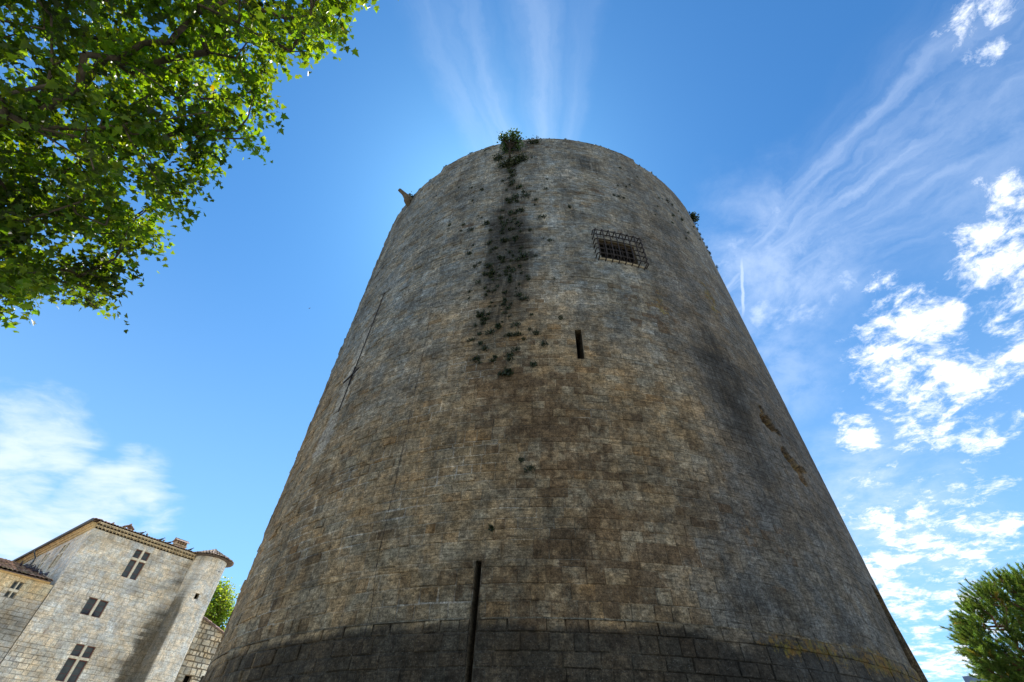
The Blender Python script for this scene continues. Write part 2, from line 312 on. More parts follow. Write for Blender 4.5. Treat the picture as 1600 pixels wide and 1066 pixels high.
# ------------------------------------------------------------------ masonry generator
def courses(z0, z1, h0, h1, snaps, r):
    zs = [z0]
    if not callable(h0): a_, b_ = h0, h1; h0 = lambda z: a_; h1 = lambda z: b_
    while zs[-1] < z1-h1(z1)*.6: zs.append(zs[-1]+r.uniform(h0(zs[-1]), h1(zs[-1])))
    zs[-1] = z1
    for s in snaps:
        if z0 < s < z1:
            i = min(range(1, len(zs)-1), key=lambda k: abs(zs[k]-s)); zs[i] = s
    return zs
def masonry(mb, S, u0, u1, zs, wmin, wmax, openings, tint, stain, r, joint=.012, relief=.012, backd=-.022, umax=.5, top=None, wrap=False, stj=1., nsub=1, backf=None, mortarf=None, mortar=(.3, .27, .2, 1), rough=lambda u, z: 1.):
    # backing sheet (the mortar), with real holes at the openings
    us = list(np.arange(u0, u1, umax))+[u1]
    for o in openings: us += [o[0], o[1]]
    us = sorted(set(round(float(x), 5) for x in us if u0-1e-6 <= x <= u1+1e-6))
    idx = {}; vs = []; fs = []; cc = []; ss = []
    def vid(i, j):
        if (i, j) not in idx:
            idx[(i, j)] = len(vs); z = zs[j]
            if top: z = min(z, top(us[i]))
            vs.append(S(us[i], z, backf(us[i], z) if backf else backd)); mo = .75+.6*mnoise.noise((us[i]*.5, z*.5, 3.1)); cc.append((tuple(mortar[k]*mo for k in range(3)) if not mortarf else mortarf(us[i], z))+(1,)); ss.append(stain(us[i], z))
        return idx[(i, j)]
    for j in range(len(zs)-1):
        for i in range(len(us)-1):
            uc, zc = (us[i]+us[i+1])/2, (zs[j]+zs[j+1])/2
            if any(o[0] < uc < o[1] and o[2] < zc < o[3] for o in openings): continue
            if top and zs[j] >= top(uc): continue
            fs.append((vid(i, j), vid(i+1, j), vid(i+1, j+1), vid(i, j+1)))
    mb.add(vs, fs, c=cc, st=ss)
    for j in range(len(zs)-1):
        za, zb = zs[j], zs[j+1]; zc = (za+zb)/2
        u = u0 - r.uniform(0, wmax) if not wrap else u0
        scl = r.uniform(.8, 1.25)
        while u < u1-.02:
            wd = r.uniform(wmin, wmax)*scl
            a, b = max(u, u0), min(u+wd, u1)
            if u1-b < wmin*.4: b = u1
            u = b
            if b-a < .04: continue
            segs = [(a, b)]
            for o in openings:
                if o[2] < zc < o[3]:
                    ns = []
                    for s_ in segs:
                        if s_[1] <= o[0] or s_[0] >= o[1]: ns.append(s_); continue
                        if s_[0] < o[0]-.03: ns.append((s_[0], o[0]-r.uniform(0, .022)))
                        if s_[1] > o[1]+.03: ns.append((o[1]+r.uniform(0, .022), s_[1]))
                    segs = ns
            for a_, b_ in segs:
                zt = zb
                if top:
                    zt = min(zb, top((a_+b_)/2))
                    if zt-za < .06: continue
                q = rough((a_+b_)/2, zc); j2 = joint/2*(.6+q*.7)
                d = r.gauss(0, relief*.5)*q-(.02*q if r.random() < .05 else 0)
                ju = [min(r.uniform(.2, 1.8)*j2, (b_-a_)*.2) for _ in range(4)]; jz = [r.uniform(.2, 1.8)*j2 for _ in range(4)]
                cor = [(a_+ju[0], za+jz[0]), (b_-ju[1], za+jz[1]), (b_-ju[2], zt-jz[2]), (a_+ju[3], zt-jz[3])]
                bk = backf((a_+b_)/2, zc) if backf else backd
                dd = [max(bk+.005+.004*r.random(), d+r.gauss(0, relief*.35)*q) for _ in range(4)]
                ch = .006+.007*q
                sgn = [(1, 1), (-1, 1), (-1, -1), (1, -1)]
                vs = [S(x, z, backd-.01) for x, z in cor]+[S(x, z, e-ch*.8) for (x, z), e in zip(cor, dd)]
                vs += [S(x+sx*ch, z+sz*ch, e) for (x, z), e, (sx, sz) in zip(cor, dd, sgn)]
                fs = [(8, 9, 10, 11)]
                for k in range(4):
                    l = (k+1) % 4; fs += [(k, l, 4+l, 4+k), (4+k, 4+l, 8+l, 8+k)]
                tc_ = tint((a_+b_)/2, zc)
                if nsub > 1:
                    k_ = nsub+1; e0 = dd[0]; xs = [a_+ju[0]+(b_-ju[1]-a_-ju[0])*i_/nsub for i_ in range(k_)]; z0_, z1_ = cor[0][1], cor[2][1]
                    vs = [S(x, z, e) for (z, e) in ((z0_, backd-.01), (z0_, e0-ch), (z0_+ch, e0), (z1_-ch, e0), (z1_, e0-ch), (z1_, backd-.01)) for x in xs]
                    fs = [(r_*k_+i_, r_*k_+i_+1, (r_+1)*k_+i_+1, (r_+1)*k_+i_) for r_ in range(5) for i_ in range(nsub)]
                    fs += [tuple(r_*k_ for r_ in range(6)), tuple(r_*k_+nsub for r_ in range(5, -1, -1))]
                    ss_ = [stain(x, z0_) for x in xs]*3+[stain(x, z1_) for x in xs]*3
                    mb.add(vs, fs, c=tc_, st=ss_); continue
                st4 = [stain(x, z) for x, z in cor]
                off = [r.gauss(0, .06)*stj, r.gauss(0, .12)*stj, r.gauss(0, .04)*stj, r.gauss(0, .05)*stj]
                st4 = [tuple(s_[k]+off[k]*(.5 if k in (0, 3) else 1) for k in range(4)) for s_ in st4]
                mb.add(vs, fs, c=tc_, st=st4*3)
def reveal(mb, S, o, depth, c, st=(0, 0, 0, 0), n=1, backmat=1, d0=-.012, splay=0.):
    ua, ub, za, zb = o
    us = [ua+(ub-ua)*i/n for i in range(n+1)]
    ui = [ua-splay+(ub-ua+2*splay)*i/n for i in range(n+1)]
    vs = [S(x, za, d0) for x in us]+[S(x, zb, d0) for x in us]+[S(x, za, -depth) for x in ui]+[S(x, zb, -depth) for x in ui]; k = n+1
    fs = [(i, i+1, 2*k+i+1, 2*k+i) for i in range(n)]+[(k+i+1, k+i, 3*k+i, 3*k+i+1) for i in range(n)]
    fs += [(0, 2*k, 3*k, k), (n, k+n, 3*k+n, 2*k+n)]
    mb.add(vs, fs, c=c, st=st)
    if backmat is not None:
        mb.add([S(x, za, -depth) for x in ui]+[S(x, zb, -depth) for x in ui], [(i, i+1, k+i+1, k+i) for i in range(n)], mi=backmat)

# ------------------------------------------------------------------ the round tower
TC = Vector((20.4816*math.sin(.09), 20.4816*math.cos(.09), 0)); TR = 11.0
ZTOP = 26.47; ZCR = 26.91
def TS(u, z, d=0.):
    t = u/TR; r = TR+d
    if z < 4.0: r += .05+.13*(4.0-z)*.5
    return (TC.x+r*math.sin(t), TC.y-r*math.cos(t), z)
def tdeg(t): return math.radians(t)*TR
def G(x, a, s): return math.exp(-((x-a)/s)**2)
def sst(x, a, b):
    t = min(1, max(0, (x-a)/(b-a))); return t*t*(3-2*t)
def nz(u, z, sc, seed=0.): return mnoise.noise((u*sc, z*sc, seed))
def t_stain_shade(u, z):
    t = math.degrees(u/TR); t = (t+180) % 360-180
    dark = .08
    wid = 2.6+3.2*sst(23-z, 0, 9)
    dark += .56*G(t, -11.5, wid)*sst(z, 8.5, 14)*sst(25.5, z, z+1.2)
    dark += .35*G(t, -14, 1.6)*G(z, 17.2, 2.2) + .35*G(t, -8, 1.5)*G(z, 17, 2.6)
    dark += .5*G(t, 8, 4.5)*G(z, 24.3, 1.3)+.3*G(t, 16, 9)*G(z, 22.8, 1.5)
    dark += .35*G(t, -26, 4)*G(z, 23, 3)+.28*G(t, -38, 5)*G(z, 22, 3)
    dark += .5*G(t, 25, 6)*G(z, 11., 4.5)+.2*G(t, 40, 12)*sst(14, z-6, z)  # shadowy band down the right flank, shade put into the mask
    zq = z+.22*nz(u, z, .7, 51.)+.1*nz(u, z, 2.5, 52.)
    if z < 4.4: dark += .80*sst(4.08-zq, 0, .3)*(1-.55*sst(t, 8, 30))*(1-.45*sst(-t, 24, 48))
    brown = .10+.42*G(t, -3, 13)*G(z, 7.3, 2.8)+.25*G(t, -12, 8)*G(z, 9.3, 1.8)+.3*G(t, 14, 7)*G(z, 13.3, 2.2)+.26*G(t, 0, 18)*G(z, 4.9, 1.5)
    brown += .2*sst(-t, 15, 45)*sst(12-z, 0, 6)+.22*G(t, 24, 8)*G(z, 5.6, 1.6)
    brown += .30*nz(u, z, .35, 2.)-.12*sst(t, 14, 26)
    orange = .0+.62*G(t, 32, 3)*G(z, 15.5, 1.6)+.44*G(t, 16, 6)*G(z, 13.6, 1.4)+.3*G(t, 2.5, 2)*G(z, 22.6, .8)+.22*G(t, -44, 6)*G(z, 21, 3)
    if z < 4.25: orange += (.53+.06*sst(t, 22, 40)+.14*nz(u, z, 1.1, 61.))*sst(t, 7, 19)*G(z, 3.84, .42)*sst(4.25-z, 0, .25)
    pale = .0
    # lime run beside the iron rod, left flank
    tl = -42.6-1.0*sst(12.5-z, 0, 3.2)
    pale += 1.6*G(t, tl-.4, .9+.7*sst(13-z, 0, 4))*sst(z, 8.3, 9.6)*sst(15.5-z, 0, 1.)
    pale += .35*G(t, -40.3, .5)*G(z, 15.6, .9)
    pale += .55*G(t, 2.6, 2.2)*G(z, 22.8, 1.5)+.3*G(t, -28, 3)*G(z, 24.2, 1.)+.3*G(t, -14, 3)*G(z, 22.6, .8)
    pale += .10*sst(z, 14, 20)*(.5+nz(u, z, .5, 6.))+.08*sst(nz(u, z, .9, 16.), .1, .5)*sst(z, 4.2, 5)
    return (dark, brown, orange, pale)
trnd = random.Random(3)
def t_tint(u, z):
    t = math.degrees(u/TR); t = (t+180) % 360-180
    tan = (.138, .113, .077); grey = (.104, .112, .112); dg = (.066, .065, .063)
    k = sst(z+3.*nz(u, z, .25, 9.), 9.5, 16)
    c = [tan[i]*(1-k)+grey[i]*k for i in range(3)]
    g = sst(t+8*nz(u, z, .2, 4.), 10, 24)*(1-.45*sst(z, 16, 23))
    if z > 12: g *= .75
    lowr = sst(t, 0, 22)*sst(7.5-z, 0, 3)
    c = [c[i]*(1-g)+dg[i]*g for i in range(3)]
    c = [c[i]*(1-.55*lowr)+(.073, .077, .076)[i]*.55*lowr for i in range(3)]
    v = trnd.gauss(1, .075*(1-.85*g)); w_ = trnd.gauss(0, .03*(1-.85*g))
    x = trnd.random()
    if x < .05*(1-g) and z < 22: v *= .85; w_ += .12
    if x > .95 and g < .5: v *= 1.2
    vz = nz(u*1.1, z*.07, 1., 21.)+.5*nz(u*2.6, z*.12, 1., 23.)
    v *= 1+.42*vz*sst(z, 7, 17)*(1-.5*g); v *= 1+.16*nz(u, z, .22, 31.)+.14*sst(-t, 5, 35)*sst(16-z, 0, 8)  # lower left flank painted lighter, as the lit side
    return (c[0]*v*(1+w_), c[1]*v, c[2]*v*(1-w_*1.1), 1)
def t_rough(u, z):
    t = math.degrees(u/TR); t = (t+180) % 360-180
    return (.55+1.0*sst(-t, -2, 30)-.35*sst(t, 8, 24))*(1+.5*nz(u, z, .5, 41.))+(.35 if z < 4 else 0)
def t_mortar(u, z):
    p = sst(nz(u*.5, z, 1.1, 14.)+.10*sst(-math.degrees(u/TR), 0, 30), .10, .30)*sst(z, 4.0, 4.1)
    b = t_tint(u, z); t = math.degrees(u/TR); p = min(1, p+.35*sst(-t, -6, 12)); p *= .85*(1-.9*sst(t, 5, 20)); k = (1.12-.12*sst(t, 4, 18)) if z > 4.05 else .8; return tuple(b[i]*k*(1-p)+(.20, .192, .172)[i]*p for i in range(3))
def t_back(u, z):
    t = math.degrees(u/TR); t = (t+180) % 360-180
    if z > 4.05: return -.007+.004*sst(t, 6, 18)-.010*sst(nz(u*.6, z, 1.0, 14.), .12, .35)
    return -.010-.008*sst(4.1-z, 0, .2)-.008*sst(nz(u, z, .6, 5.), .0, .4)+.004*sst(t, 10, 25)
tower = empty('round_tower', TC)
tag(tower, 'massive round weathered limestone keep filling the middle of the view', 'tower')
O_win = (tdeg(7.0), tdeg(14.7), 15.80, 17.04)
O_sl1 = (tdeg(.25), tdeg(1.3), 10.55, 11.76)
O_sl2 = (tdeg(-12.64), tdeg(-12.0), .9, 5.05)
O_sl3 = (tdeg(44.7), tdeg(51.2), .9, 5.9)
O_h1 = (tdeg(30.0), tdeg(36.6), 9.25, 10.55)
O_h2 = (tdeg(31.8), tdeg(39.8), 7.9, 9.25)
ops = [O_win, O_sl1, O_sl2, O_sl3, O_h1, O_h2]
tr_ = random.Random(11)
zs = courses(0, ZTOP, lambda z: .23 if z < 5 else .215-.03*sst(z, 8, 13), lambda z: .31 if z < 5 else .275-.05*sst(z, 8, 13), [v for o in ops for v in (o[2], o[3])]+[4.0, 4.3], tr_)
mb = MB()
masonry(mb, TS, -math.pi*TR, math.pi*TR, zs, .26, .62, ops, t_tint, t_stain_shade, tr_, joint=.014, relief=.020, umax=.36, wrap=True, mortar=(.15, .135, .10, 1), rough=t_rough, backf=t_back, mortarf=t_mortar)
for o, dep, n in ((O_win, .20, 4), (O_sl1, .6, 1), (O_sl2, .45, 1), (O_sl3, .55, 1)):
    reveal(mb, TS, o, dep, (.075, .062, .042, 1), st=(.2, .2, .05, .0), n=n, backmat=1)
# low ledge where the battered base begins
N = 900
vs = []; fs = []; cs = []; st_ = []
for i in range(N):
    u = -math.pi*TR+2*math.pi*TR*i/N
    for (z, d) in ((4.03, -.02), (4.012, .052), (3.985, .056)):
        j = .006*nz(u, z*9, 3.)
        vs.append(TS(u, z, d+j) if z >= 4 else (TC.x+(TR+d+j)*math.sin(u/TR), TC.y-(TR+d+j)*math.cos(u/TR), z)); cs.append((.085, .078, .06, 1)); st_.append((.2+.2*nz(u, 1, .8, 2.), .15, t_stain_shade(u, 4.)[2]*.6, .28))
for i in range(N):
    k = (i+1) % N
    uc = -math.pi*TR+2*math.pi*TR*(i+.5)/N
    if any(o[0]-.1 < uc < o[1]+.1 for o in (O_sl2, O_sl3)): continue
    for q in range(2): fs.append((i*3+q, i*3+q+1, k*3+q+1, k*3+q))
mb.add(vs, fs, c=cs, st=st_)
mb.build('masonry_wall', [M_tower, M_dark], tower)

# ragged shot holes on the right flank
def crater(o, seed, parts):
    mb = MB(); ua, ub, za, zb = o; nx, nzv = 70, 56; vs = []; cs = []; st_ = []
    for j in range(nzv+1):
        for i in range(nx+1):
            u = ua+(ub-ua)*i/nx; z = za+(zb-za)*j/nzv
            x = (u-(ua+ub)/2)/(ub-ua)*2; y = (z-(za+zb)/2)/(zb-za)*2
            m_ = 0
            for (cx, cy, rx, ry, dp) in parts:
                e = math.hypot((x-cx)/rx, (y-cy)/ry)+.35*mnoise.noise((x*2.6+seed, y*2.6, 1.))+.2*mnoise.noise((x*7, y*7+seed, 1.))
                m_ = max(m_, dp*sst(1.05-e, 0, .32))
            edge = sst(1-max(abs(x), abs(y)), 0, .12); m_ *= edge
            d = -m_*(1+.45*mnoise.noise((x*4, y*4, seed)) + .25*mnoise.noise((x*11, y*11, seed)))
            vs.append(TS(u, z, d-.002+.004*mnoise.noise((x*9, y*9, 3.)))); mm = min(1, m_/.08)
            base = t_tint(u, z)
            b = tuple(.7*v+.3*w_ for v, w_ in zip((.06, .058, .055), base[:3]))
            rough_c = (.115+.08*mnoise.noise((x*5, y*5, 7.)), .085+.05*mnoise.noise((x*5, y*5, 7.)), .05)
            cs.append(tuple(b[k]*(1-mm)+rough_c[k]*mm for k in range(3))+(1,)); s = t_stain_shade(u, z); st_.append(tuple(v*(1-mm) for v in s))
    fs = [(j*(nx+1)+i, j*(nx+1)+i+1, (j+1)*(nx+1)+i+1, (j+1)*(nx+1)+i) for j in range(nzv) for i in range(nx)]
    mb.add(vs, fs, c=cs, st=st_)
    return mb
crater(O_h1, 2.1, [(-.1, -.05, .52, .5, .34), (-.2, .6, .2, .3, .1), (.45, -.35, .34, .2, .14)]).build('shot_hole', M_tower, tower)
crater(O_h2, 5.3, [(-.4, .4, .36, .38, .22), (-.02, .0, .42, .42, .32), (.5, .1, .4, .16, .14), (.05, -.6, .3, .22, .2)]).build('shot_hole', M_tower, tower)

# parapet: raised between two steps
def parapet():
    mb = MB(); r = random.Random(5)
    lo, hi = tdeg(T_STEP_L), tdeg(T_STEP_R)
    zc = [ZTOP, ZTOP+.22, ZCR]
    masonry(mb, TS, lo, hi, zc, .34, .7, [], t_tint, t_stain_shade, r, joint=.016, relief=.02, umax=.36, mortar=(.13, .12, .09, 1), rough=t_rough)
    def inner(u, z, d): return TS(u, z, -.9-d)
    # coping with an uneven crest, whole ring
    n = 720; vs = []; fs = []; cs = []; st_ = []
    for i in range(n):
        u = -math.pi*TR+2*math.pi*TR*i/n
        z = ZCR if lo < u < hi else ZTOP
        z += .035*nz(u, 0, 1.7, 4.)+.02*nz(u, 0, 6., 4.)
        for (d, dz) in ((-.03, -.05), (.005+.012*nz(u, 2, 4., 1.), -.03), (-.02, .012), (-.85, .0), (-.9, -1.3)):
            vs.append(TS(u, z+dz, d)); cs.append((.07, .068, .062, 1)); st_.append((.3, .2, .1, .1))
    for i in range(n):
        k = (i+1) % n
        for q in range(4): fs.append((i*5+q, k*5+q, k*5+q+1, i*5+q+1))
    mb.add(vs, fs, c=cs, st=st_)
    # roof terrace
    n = 96; vs = [(TC.x, TC.y, 25.6)]+[(TC.x+10.15*math.cos(2*math.pi*i/n), TC.y+10.15*math.sin(2*math.pi*i/n), 25.5) for i in range(n)]
    mb.add(vs, [(0, 1+i, 1+(i+1) % n) for i in range(n)], c=(.3, .28, .24, 1))
    mb.build('parapet', M_tower, tower)
T_STEP_L, T_STEP_R = -43.5, 31.3
def t_of(px, py, z):
    d = ray(px, py); t = (z-1.6)/d.z; p = CAM+d*t; return math.degrees(math.atan2(p.x-TC.x, TC.y-p.y))
T_STEP_L, T_STEP_R = t_of(690, 265, 26.7), t_of(990.5, 253, 26.7)
parapet()

# iron basket grille over the window
def grille():
    mb = MB(); ua, ub, za, zb = tdeg(6.0), tdeg(15.9), 15.62, 17.42; so = .27; r = .024
    for i in range(8):
        u = ua+.06+(ub-ua-.12)*i/7
        mb.tube([TS(u, zb-.04, -.05), TS(u, zb+.02, so*.8), TS(u, zb-.05, so), TS(u, zb-.5, so+.005), TS(u, za+.25, so), TS(u, za+.03, so*.92), TS(u, za-.02, -.05)], r, 6)
    for j in range(6):
        z = za+.12+(zb-za-.2)*j/5
        pts = [TS(ua-.03, z-.02, -.05), TS(ua-.03, z, so*.75), TS(ua+.03, z, so-.03)]
        for k in range(1, 8): pts.append(TS(ua+(ub-ua)*k/8, z, so-.03))
        pts += [TS(ub-.02, z, so-.03), TS(ub+.05, z, so*.75), TS(ub+.05, z-.03, -.05)]
        mb.tube(pts, r*.9, 6)
    mb.build('window_grille', M_iron, tower)
    # inner bars, dim behind the basket
    mb = MB(); a, b, c_, d_ = O_win
    for i in range(1, 6): mb.tube([TS(a+(b-a)*i/6, c_-.02, -.12), TS(a+(b-a)*i/6, d_+.02, -.12)], .018, 6)
    for j in range(1, 4): mb.tube([TS(a-.02, c_+(d_-c_)*j/4, -.14), TS((a+b)/2, c_+(d_-c_)*j/4, -.14), TS(b+.02, c_+(d_-c_)*j/4, -.14)], .015, 6)
    mb.build('inner_bars', M_iron, tower)
    # stone lintel and sill dressed paler than the wall
    for (z0, z1, prj, cc, nm) in ((d_+.004, d_+.17, .022, (.75, .75, .7, 1), 'lintel'), (c_-.13, c_-.004, .03, (1.1, 1., .8, 1), 'sill')):
        mb = MB()
        n = 6; us = [a-.12+(b-a+.3)*k/n for k in range(n+1)]
        vs = []
        for x in us: vs += [TS(x, z0, -.05), TS(x, z0, prj), TS(x, z1, prj-.012), TS(x, z1, -.05)]
        fs = [(k*4+q, (k+1)*4+q, (k+1)*4+q+1, k*4+q+1) for k in range(n) for q in range(3)]+[(0, 1, 2, 3), (n*4+3, n*4+2, n*4+1, n*4)]
        mb.add(vs, fs, c=cc)
        mb.build(nm, M_cut2, tower)
M_cut2 = simple('weathered_dressed_stone', (.22, .205, .17), .9, .2, .4, 7, .5)
grille()
# iron cross tie, its rod and the thin conductor cable
def irons():
    mb = MB()
    c = tdeg(-42.0); z = 11.95
    mb.box(TS(c, z, .05), (math.cos(c/TR), math.sin(c/TR), 0), (math.sin(c/TR), -math.cos(c/TR), 0), (0, 0, 1), .025, .02, .42)
    a = Vector((math.cos(c/TR), math.sin(c/TR), 0))*math.cos(.35)+Vector((0, 0, 1))*math.sin(.35)
    b = Vector((0, 0, 1))*math.cos(.35)-Vector((math.cos(c/TR), math.sin(c/TR), 0))*math.sin(.35)
    mb.box(TS(c, z, .085), a, (math.sin(c/TR), -math.cos(c/TR), 0), b, .42, .018, .025)
    mb.build('cross_anchor', M_iron, tower)
    mb = MB()
    p = [TS(tdeg(-41.15), 16.7, .02)]+[TS(tdeg(-41.15-1.3*(16.7-zz_)/6.4)+.01*nz(zz_, 0, 2.), zz_, .03) for zz_ in np.arange(16.4, 10.3, -.35)]
    mb.tube(p, .018, 5); mb.build('iron_rod', M_iron, tower)
    mb = MB(); pts = []
    for k in range(60):
        z_ = 26.3-24.5*k/59; tt = -26.4+1.9*sst(26-z_, 0, 20)+.8*sst(5.5-z_, 0, 2)
        pts.append(TS(tdeg(tt)+.02*nz(z_, 0, .8), z_, .016 if k % 3 else .03))
    mb.tube(pts, .0045, 5)
    for k in range(0, 60, 3):
        u_ = pts[k]; mb.tube([(u_[0], u_[1], u_[2]-.035), (u_[0], u_[1], u_[2]+.035)], .011, 5)
    mb.build('conductor_cable', M_iron, tower)
    # spout
    mb = MB(); t0 = R_(t_of(641, 308, 26.3)); n = Vector((math.sin(t0), -math.cos(t0), 0)); s = Vector((math.cos(t0), math.sin(t0), 0)); base = TC+n*TR
    prof = [(-.1, 25.4, .10), (.08, 25.52, .15), (.20, 25.72, .18), (.26, 25.92, .17)]
    mb.tube([base+n*x+Vector((0, 0, z)) for x, z, r in prof], [p[2] for p in prof], 8, c=(.8, .75, .66, 1))
    pr = [(-.1, 25.98, .16, .13), (.22, 26.02, .17, .15), (.40, 26.04, .14, .13), (.55, 26.12, .10, .10), (.82, 26.15, .09, .07), (.88, 26.13, .06, .05)]
    vs = []; fs = []
    for x, z, hw, hh in pr:
        for (a_, b_) in ((-1, -.6), (-.6, -1), (.6, -1), (1, -.6), (1, .7), (.55, 1), (-.55, 1), (-1, .7)): vs.append(base+n*x+s*hw*a_+Vector((0, 0, z+hh*b_)))
    for i in range(len(pr)-1):
        for j in range(8): fs.append((i*8+j, i*8+(j+1) % 8, (i+1)*8+(j+1) % 8, (i+1)*8+j))
    fs += [tuple(range(8)), tuple((len(pr)-1)*8+j for j in range(7, -1, -1))]
    mb.add(vs, fs); mb.build('gargoyle_spout', M_cut3, tower)
M_cut3 = simple('dark_carved_stone', (.09, .08, .065), .95, .1, .4, 9, .6)
irons()

# ------------------------------------------------------------------ plants on the tower
def tuft_mesh(seed, spread=.13, n=46, ll=.1):
    r = random.Random(seed); mb = MB()
    for i in range(n):
        # local x right, y outward (from wall), z up
        c = Vector((r.gauss(0, spread*.6), abs(r.gauss(0, spread*.4)), r.gauss(0, spread*.3)))
        d = Vector((r.gauss(0, .8), r.uniform(.1, 1), r.uniform(-.7, .8))).normalized()
        s = d.cross(Vector((r.gauss(0, 1), r.gauss(0, 1), r.gauss(0, 1)))).normalized()
        l = ll*r.uniform(.6, 1.3); ww = l*.26; g = r.uniform(.6, 1.5); y = r.uniform(.8, 1.3)
        mb.add([c, c+d*l*.5+s*ww, c+d*l, c+d*l*.5-s*ww], [(0, 1, 2, 3)], c=(g*y, g, g, 1))
    return mb
protos = []
for k in range(6):
    o = tuft_mesh(20+k).build('weed_tuft', M_leafd); protos.append(o.data); bpy.data.objects.remove(o)
def surf_from_px(px, py):
    d = ray(px, py); A = d.x**2+d.y**2; B = d.x*TC.x+d.y*TC.y; C = TC.x**2+TC.y**2-TR**2
    q = B*B-A*C
    if q <= 0: return None
    t = (B-math.sqrt(q))/A; p = CAM+d*t
    return math.degrees(math.atan2(p.x-TC.x, TC.y-p.y)), p.z
def put_tuft(t, z, sc, label, group, r):
    sc *= r.uniform(.55, 1.15)
    o = bpy.data.objects.new('weed_tuft', r.choice(protos)); col.objects.link(o)
    zz_ = min(zs, key=lambda q: abs(q-z)) if z < 26.3 else z
    o.location = TS(tdeg(t), zz_, .0); o.rotation_euler = (0, 0, math.pi+R_(t)); s = sc
    o.scale = (s*r.uniform(.65, 1.0), s, s*r.uniform(1.1, 2.0))
    tag(o, label, 'weed', group); return o
pr = random.Random(42)
LB = 'small dark weed tuft rooted in the black streak under the ledge tree'
GR = 'weeds rooted in the tower joints'
def dense(n, y0, y1, xc0, xc1, w0, w1, lab, s0, s1):
    for i in range(n):
        f = pr.random(); y = y0+(y1-y0)*f; x = xc0+(xc1-xc0)*f+pr.gauss(0, (w0+(w1-w0)*f))
        h = surf_from_px(x, y)
        if h: put_tuft(h[0], h[1], pr.uniform(s0, s1), lab, GR, pr)
dense(26, 262, 345, 803, 798, 7, 12, LB, .7, 1.25)
dense(46, 330, 440, 798, 792, 15, 20, LB, .55, 1.05)
dense(34, 400, 500, 794, 785, 22, 24, LB, .5, .95)
dense(34, 480, 592, 780, 778, 24, 26, 'small weed tuft in the paler stone below the black streak', .45, .85)
dense(44, 330, 560, 792, 786, 26, 34, 'tiny weed dot scattered around the edges of the black streak', .3, .55)
def spots(ls, lab, s=.75, k=2.665, ox=560, oy=180):
    for (x, y) in ls:
        h = surf_from_px(ox+x/k, oy+y/k)
        if h: put_tuft(h[0], h[1], s*pr.uniform(.75, 1.3), lab, GR, pr)
spots([(470, 305), (515, 315), (475, 360), (500, 425), (513, 430), (470, 480), (465, 575), (380, 465), (440, 455), (527, 150), (420, 300)], 'small weed tuft on the grey stone left of the black streak', .6)
spots([(740, 355), (718, 320), (765, 427), (735, 380), (785, 265), (717, 480), (780, 310), (705, 115), (800, 530), (735, 590)], 'small weed tuft on the pale stone right of the black streak', .6)
spots([(1080, 295), (1115, 300), (1130, 295), (1085, 345), (1105, 350), (1065, 340), (1250, 345), (1265, 350), (1285, 360), (1245, 380), (1305, 375), (1310, 425), (1330, 400), (1345, 440), (1305, 450), (1370, 490), (1235, 415), (1160, 260), (1090, 225), (1395, 470), (1420, 520), (1365, 520)], 'tiny weed on the upper right flank under the tower rim', .55)
def single(px, py, s, lab, r=pr):
    h = surf_from_px(px, py); put_tuft(h[0], h[1], s, lab, GR, r)
single(828, 741, .8, 'dark weed tuft alone in the brown stones above the tall slit')
single(769, 821, .7, 'small weed tuft just above the top of the tall slit')
single(815, 722, .5, 'tiny weed up and left of the lone tuft in the brown stones')
single(890, 326, .8, 'weed tuft above an orange stone midway up the tower')
single(877, 497, .7, 'weed tuft left above the short arrow slit')
single(839, 520, .65, 'weed tuft left of the short arrow slit, beside the weedy streak')
single(849, 537, .6, 'weed tuft level with the middle of the short arrow slit')
single(866, 435, .65, 'weed tuft on the grey stone left below the barred window')
# crest weeds
cr_ = random.Random(9)
for i in range(45):
    t = cr_.uniform(-50, 52); z = (ZCR if T_STEP_L < t < T_STEP_R else ZTOP)+.01
    o = put_tuft(t, 30, cr_.uniform(.25, .6), 'tiny weed sprouting on the crest of the tower parapet', 'weeds on the parapet crest', cr_); o.location = TS(tdeg(t), z, -.03)
for i in range(16):
    t = cr_.uniform(49, 56); z = cr_.uniform(22, 26.2); put_tuft(t, z, cr_.uniform(.3, .6), 'tiny weed on the right outline of the tower near the top', 'weeds on the right outline', cr_)
# bigger plants
def shrub(name, t, z, R3, n, label, cat, seed, leaf=.13, mat=None, up=.3):
    r = random.Random(seed); mb = MB(); b = Vector(TS(tdeg(t), z, 0)); tn = Vector((math.sin(R_(t)), -math.cos(R_(t)), 0)); ts = Vector((math.cos(R_(t)), math.sin(R_(t)), 0))
    for i in range(n):
        a = r.uniform(-1, 1); q = Vector((r.gauss(0, .42), abs(r.gauss(0, .45)), r.gauss(0, .38)))
        c = b+ts*q.x*R3[0]+tn*q.y*R3[1]+Vector((0, 0, q.z*R3[2]))
        d = (ts*r.gauss(0, 1)+tn*r.uniform(0, 1)+Vector((0, 0, r.uniform(-.6, 1.)))).normalized(); s = d.cross(Vector((r.gauss(0, 1), r.gauss(0, 1), r.gauss(0, 1)))).normalized()
        l = leaf*r.uniform(.6, 1.3); g = r.uniform(.5, 1.6)
        mb.add([c, c+d*l*.5+s*l*.25, c+d*l, c+d*l*.5-s*l*.25], [(0, 1, 2, 3)], c=(g, g, g, 1))
    o = mb.build(name, mat or M_leafd); tag(o, label, cat); return o
shrub('ledge_plant', -12.0, 23.75, (.56, .28, .16), 430, 'dark spreading plant at the foot of the little tree on the tower', 'plant', 1, .15)
shrub('ledge_plant', -9.4, 24.15, (.5, .35, .2), 260, 'right hand arm of low growth beside the little tree foot', 'plant', 2, .13)
shrub('ledge_plant', -15.2, 24.75, (.32, .3, .2), 160, 'small round plant left of the little tree trunk', 'plant', 3, .12)
